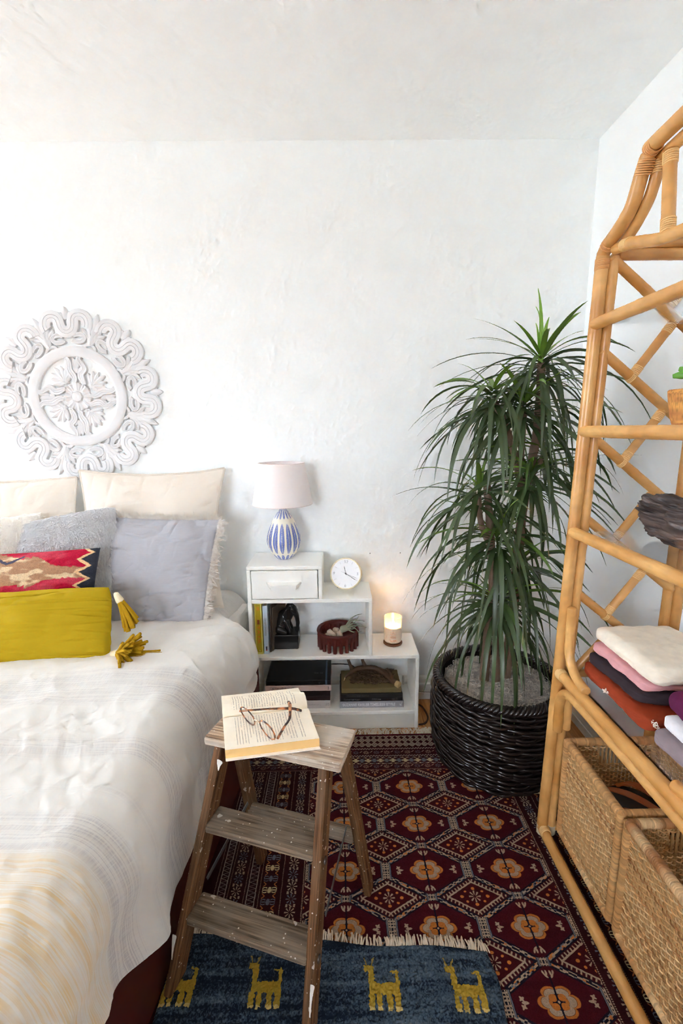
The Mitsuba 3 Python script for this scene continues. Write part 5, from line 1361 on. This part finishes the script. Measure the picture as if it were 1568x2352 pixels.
# ------------------------------------------------------------------ folded knits on the wide shelf
def folded(name, label, b, col, seed, drape=0.0, folds=1, yaw=0.0, amt=.06, dent=.004):
    """A folded blanket: thick rounded slab whose near end sinks by drape, with the fold lines of its layers on the open sides."""
    x0, x1_, y0, y1_, z0, z1_ = b
    n = 90
    m = trimesh.creation.icosphere(6)
    d = m.vertices.copy()
    hx_, hy_, hz_ = (x1_ - x0) / 2, (y1_ - y0) / 2, (z1_ - z0) / 2
    pn = (np.abs(d[:, 0]) ** 7 + np.abs(d[:, 1]) ** 7 + np.abs(d[:, 2]) ** 7) ** (1 / 7); q = d / pn[:, None]
    # round the fold edge over the full half height
    ex_ = np.clip((np.abs(q[:, 0]) * hx_ - (hx_ - hz_)) / hz_, 0, 1); ey_ = np.clip((np.abs(q[:, 1]) * hy_ - (hy_ - hz_)) / hz_, 0, 1)
    lim = np.sqrt(np.clip(1 - np.maximum(ex_, ey_) ** 2, 0.0, 1)) * .92 + .08
    v = np.stack([q[:, 0] * hx_, q[:, 1] * hy_, q[:, 2] * hz_ * lim], 1)
    if folds > 1:
        g = np.abs(np.sin(PI * folds * (q[:, 2] * .5 + .5))) ** .35
        edge = np.maximum(ex_, ey_) ; v[:, :2] *= (1 - (1 - g) * edge * .05)[:, None]
    v += m.vertex_normals * (N3(v, 26, seed, 3) * dent * 2)[:, None]
    v[:, 2] += .010 * N3(v * [1, 1, 0], 9, seed + 1, 2)
    v[:, 2] = np.maximum(v[:, 2], -hz_ + .0)
    c, s = math.cos(yaw), math.sin(yaw)
    v = np.stack([v[:, 0] * c - v[:, 1] * s, v[:, 0] * s + v[:, 1] * c, v[:, 2]], 1) + [(x0 + x1_) / 2, (y0 + y1_) / 2, (z0 + z1_) / 2]
    if drape: 
        k = np.clip((y1_ - v[:, 1]) / (y1_ - y0), 0, 1); v[:, 2] -= drape * k ** 1.5
    m.vertices = v
    return m
ks = .599
def knit(label, b, col, seed, **k):
    m = folded('knit', label, b, col, seed, **k)
    return solo('folded_blanket', label, 'blanket', m, bsdf='cloth', color=tint(col, .12, 60, seed), smooth=True)
knit('rust-red folded knit with white flecks, bottom of the stack nearest the plant', (.700, .958, .935, 1.225, ks, ks + .040), (142, 58, 36), 1, dent=.005)
knit('charcoal folded knit between the rust and the pink ones', (.712, .955, .975, 1.222, ks + .0405, ks + .072), (54, 46, 50), 2, dent=.006)
knit('pink folded wool blanket between the charcoal and the cream ones', (.724, .955, .985, 1.222, ks + .0725, ks + .100), (206, 152, 154), 3, dent=.005)
knit('cream folded wool blanket on top of the stack nearest the plant', (.728, .955, .955, 1.222, ks + .1005, ks + .150), (228, 218, 200), 4, folds=1, dent=.006)
knit('mauve-grey folded blanket, bottom of the stack at the right edge', (.700, .955, .690, .925, ks, ks + .040), (134, 122, 126), 5)
knit('white folded blanket in the middle of the stack at the right edge', (.716, .955, .700, .920, ks + .0405, ks + .074), (222, 222, 226), 6)
knit('plum purple knitted blanket on top of the stack at the right edge', (.728, .955, .705, .925, ks + .0745, ks + .130), (86, 34, 64), 7, dent=.008)
fl = []
rr0 = np.random.default_rng(4)
for (x_, y_, z_) in ((.7005, 1.085, ks + .020), (.725, .9365, ks + .026), (.775, .936, ks + .022)):
    n = 26; c = np.array([x_, y_, z_]) + rr0.normal(size=(n, 3)) * [.003, .004, .003]; d = rr0.normal(size=(n, 3)); d /= np.linalg.norm(d, axis=1, keepdims=True)
    fl.append(strands(c[:, None] + d[:, None] * np.linspace(-.003, .003, 3)[None, :, None], .0009, 4))
add('fleck', cat(fl), 'cloth', (232, 224, 212), smooth=True, parent='folded_blanket', kind='stuff', label='small white wool flecks')

# ------------------------------------------------------------------ pot, succulent, driftwood
zs_ = 1.2942
m, _ = lathe([(0, 0), (.034, 0), (.040, .006), (.047, .030), (.053, .060), (.056, .082), (.057, .090), (.055, .0925), (.052, .090), (.050, .070), (0, .068)], 56); m.apply_translation((.835, 1.075, zs_))
def potc(v):
    k = np.clip(.5 + 3 * N3(v * [1, 1, 5], 16, 2), 0, 1)[:, None]; sp_ = (N3(v, 420, 3, 1) > .12)[:, None]
    c = lin((216, 160, 88)) * (1 - k) + lin((176, 108, 66)) * k; return c * (1 - .3 * sp_)
m = m.subdivide().subdivide()
solo('plant_pot', 'small speckled ochre clay pot on the middle glass shelf', 'pot', m, bsdf='matte', color=potc, smooth=35)
su2 = thing('succulent', 'bright green succulent in the ochre clay pot', 'plant')
S0 = np.array([.835, 1.075, zs_ + .068])
add('stem', tube([S0, S0 + [.0, .0, .030], S0 + [-.004, .004, .062]], .006, n=10), 'satin', (96, 110, 52), parent=su2)
r = np.random.default_rng(6)
for (dx, dy, dz, L) in ((-.030, .020, .020, .05), (-.038, .026, .004, .05), (.02, -.03, .03, .05), (.03, .02, .02, .05), (.0, .035, .035, .05), (-.01, -.035, .012, .05), (.035, -.005, .008, .05), (-.006, .0, .055, .045), (-.026, -.006, .044, .045), (.018, .01, .05, .045)):
    p0 = S0 + [-.002, .002, .052]; d = np.array([dx, dy, dz]); 
    add('leaf', tube([p0, p0 + d * .5 + [0, 0, .004], p0 + d], [.003, .0085, .0095, .005], n=14, sides=12, flat=.6), 'satin', tint((92, 150, 56), .15, 50, 3), smooth=True, parent=su2)
m = trimesh.creation.icosphere(6); d = m.vertices.copy()
q = np.sign(d) * np.abs(d) ** .62 * [.098, .118, .062]
q[:, 0] += .035 * np.clip(-q[:, 2] / .062, -1, 1) * np.where(q[:, 0] < 0, 1, .4)      # overhangs at the top
rid = np.abs(N3(q * [9, 9, 70], 1.0, 4, 4)); q *= (1 - .42 * rid * 1.1)[:, None]
q += d * (N3(q, 26, 5, 4) * .030)[:, None] + d * (N3(q * [14, 14, 120], 1, 8, 2) * .010)[:, None]
q[:, 2] = np.maximum(q[:, 2], -.052); q[:, 2] += .018 * np.clip(-q[:, 0] / .1, -1, 1) * np.clip(q[:, 2] / .06, 0, 1)
m.vertices = q + [.856, 1.045, 1.0162 + .052]
def dw_c(v):
    k = np.clip(.5 + 3.5 * N3(v * [1, 1, 6], 14, 7, 4), 0, 1)[:, None]; w = np.clip((N3(v, 9, 12, 2) - .10) * 7, 0, 1)[:, None]
    c = lin((44, 38, 38)) * (1 - k) + lin((92, 80, 76)) * k; return c * (1 - w) + lin((132, 96, 72)) * w
solo('driftwood', 'craggy dark driftwood block on the lowest glass shelf of the rattan shelf', 'driftwood', m, bsdf='satin', color=dw_c, smooth=True)

# ------------------------------------------------------------------ carved wall medallion
md = thing('wall_medallion', 'large round white carved openwork medallion hung above the bed', 'wall art')
MC = np.array([-1.108, YW, 1.452]); MS = .355
WM = (214, 214, 215)
def M3(p, h=0): p = np.asarray(p, float); return np.stack([MC[0] + p[..., 0], MC[1] - .002 - .72 * (h if np.ndim(h) else np.full(p.shape[:-1], h)), MC[2] + p[..., 1]], -1)
def ribbon(pts, w, h=.020, n=48, groove=True):
    """A carved ribbon along a plan path, with bevelled shoulders and a cut groove down the middle."""
    from scipy.interpolate import CubicSpline
    pts = np.asarray(pts, float); t = np.concatenate([[0], np.cumsum(np.linalg.norm(np.diff(pts, axis=0), axis=1))])
    c = CubicSpline(t, pts)(np.linspace(0, t[-1], n)); T_ = np.gradient(c, axis=0); T_ /= np.linalg.norm(T_, axis=1, keepdims=True); N_ = np.stack([-T_[:, 1], T_[:, 0]], 1)
    ww = np.broadcast_to(np.interp(np.linspace(0, 1, n), np.linspace(0, 1, len(w)), w) if np.ndim(w) else np.full(n, w), (n,))
    prof = [(-.5, 0), (-.5, .86), (-.44, 1.0), (-.17, 1.02), (-.14, .86), (-.11, 1.0), (.11, 1.0), (.14, .86), (.17, 1.02), (.44, 1.0), (.5, .86), (.5, 0)] if groove else [(-.5, 0), (-.5, .7), (-.36, .95), (0, 1.0), (.36, .95), (.5, .7), (.5, 0)]
    V = np.stack([M3(c + N_ * (ww * a)[:, None], np.full(n, h * b)) for a, b in prof], 1); k = len(prof)
    i = np.arange(n * k).reshape(n, k); A, B, C, D = i[:-1, :-1], i[1:, :-1], i[1:, 1:], i[:-1, 1:]
    f = np.concatenate([np.stack([A, C, B], -1).reshape(-1, 3), np.stack([A, D, C], -1).reshape(-1, 3)])
    for e, s in ((0, 1), (n - 1, -1)):
        for j in range(1, k - 1): f = np.concatenate([f, [[i[e, 0], i[e, j], i[e, j + 1]][::s]]])
    return trimesh.Trimesh(V.reshape(-1, 3), f, process=False)
def petal(c, ang, L, w, h=.018, ridge=.25, tip=1.0):
    """A carved leaf from c, pointing along ang."""
    nu, nv = 15, 9
    u, v = np.meshgrid(np.linspace(0, 1, nu), np.linspace(-1, 1, nv), indexing='ij')
    wid = w / 2 * np.sin(np.clip(u * .94 + .06, 0, 1) ** .8 * PI) ** .75 * (1 - .15 * u * tip) + .0006
    x, y = u * L, v * wid; hh = h * (.62 + .38 * np.cos(v * PI / 2) * (1 - .3 * u)) + h * ridge * (np.cos(v * 3 * PI) * .3 - .15) * (1 - u)
    ca, sa = math.cos(ang), math.sin(ang)
    p = np.stack([c[0] + x * ca - y * sa, c[1] + x * sa + y * ca], -1)
    top = M3(p, hh); bot = M3(p, hh * 0)
    V = np.concatenate([top.reshape(-1, 3), bot.reshape(-1, 3)]); i = np.arange(nu * nv).reshape(nu, nv); o = nu * nv
    A, B, C, D = i[:-1, :-1], i[1:, :-1], i[1:, 1:], i[:-1, 1:]
    f = [np.stack([A, C, B], -1).reshape(-1, 3), np.stack([A, D, C], -1).reshape(-1, 3)]
    for e in (i[:, 0], i[::-1, -1], i[0, ::-1], i[-1, :]):
        f += [np.stack([e[:-1], e[1:], e[1:] + o], -1), np.stack([e[:-1], e[1:] + o, e[:-1] + o], -1)]
    m = trimesh.Trimesh(V, np.concatenate(f), process=False)
    return m
def pol(r_, a): return np.array([r_ * math.cos(a), r_ * math.sin(a)])
def madd(name, m, s=40): return add(name, m, 'satin', WM, smooth=s, parent=md)
m, _ = lathe([(.165, 0), (.165, .018), (.170, .023), (.178, .0245), (.196, .0245), (.204, .023), (.209, .018), (.209, 0)], 128)
V = m.vertices; m.vertices = M3(V[:, :2], V[:, 2]); madd('ring', m)
# centre rosette
def ros(u, v):
    a = v * 2 * PI; k = .056 + .006 * np.abs(np.cos(a * 4)) ; rr_2 = u * k
    h = np.where(u < .36, .026 - .010 * (u / .36 - .55) ** 2, .016 + .006 * np.cos(a * 24) * np.clip(u - .4, 0, 1) + .003 * np.cos(a * 8) * u)
    h = np.where((u > .36) & (u < .44), .013, h); h = np.where(u >= .999, 0, h)
    return M3(np.stack([rr_2 * np.cos(a), rr_2 * np.sin(a)], -1), h)
m, _ = grid(ros, 30, 193); m.invert(); madd('rosette', m, True)
for k in range(8):
    ang = PI / 2 + .05 - k * PI / 4
    er, etg = np.array([math.cos(ang), math.sin(ang)]), np.array([-math.sin(ang), math.cos(ang)])
    W2 = lambda q: np.array([er * r_ + etg * t_ for t_, r_ in q])
    half = [(-.082, .276), (-.088, .300), (-.078, .322), (-.056, .330), (-.035, .320), (-.029, .298), (-.022, .276), (0, .264)]
    path = half + [(-t_, r_) for t_, r_ in half[-2::-1]]
    madd('scroll', ribbon(W2(path), .047, .023, 90))
    for s in (-1, 1):
        a = np.linspace(-2.7, 2.4, 15)
        lp = [(s * (.041 + .026 * math.cos(q)), .236 + .0150 * math.sin(q) + .002) for q in a]
        madd('curl', ribbon(W2(lp), .0185, .020, 40))
    madd('tip_leaf', petal(er * .314, ang, .052, .032, .021)); 
    for s in (-1, 1): madd('tip_leaf', petal(er * .315 + etg * s * .006, ang - s * -.45, .034, .017, .019))
    b = ang - PI / 8; eb = np.array([math.cos(b), math.sin(b)]); tb = np.array([-math.sin(b), math.cos(b)])
    madd('acanthus', petal(eb * .222, b, .132, .050, .022, .5))
    for s in (-1, 1):
        madd('acanthus', petal(eb * .262 + tb * s * .006, b + s * .42, .084, .034, .020, .5))
        madd('acanthus', petal(eb * .250 + tb * s * .010, b + s * .95, .052, .027, .018, .4))
    madd('web', ribbon(np.array([pol(.205, b - .12), pol(.222, b - .05), pol(.222, b + .05), pol(.205, b + .12)]), .014, .016, 20, False))
for k in range(4):
    a = PI / 2 + .62 - k * PI / 2
    c = pol(.106, a)
    for j in range(7):
        madd('flower_petal', petal(c - pol(.026, a), a + (j - 3) * .40, .070 - .005 * abs(j - 3), .029, .019, .4))
    madd('flower_petal', petal(c - pol(.022, a + .6), a + 2.4, .030, .020, .020)); madd('flower_petal', petal(c - pol(.022, a - .6), a - 2.4, .030, .020, .020))
    madd('stem_scroll', ribbon(np.array([pol(.060, a + .35), pol(.078, a + .62), pol(.098, a + .70), pol(.120, a + .62), pol(.138, a + .72), pol(.168, a + .80)]), [.018, .028, .026, .020, .016], .020, 50))
    madd('stem_scroll', ribbon(np.array([pol(.060, a - .45), pol(.086, a - .52), pol(.112, a - .42), pol(.140, a - .46), pol(.168, a - .38)]), [.020, .032, .026, .018], .020, 50))
    for j, (rr2, da, dd) in enumerate(((.100, .86, .5), (.118, .92, .2), (.095, -.75, -.6), (.120, -.66, -.2), (.140, -.75, .1))):
        madd('leaflet', petal(pol(rr2, a + da), a + da + dd, .046, .026, .018))
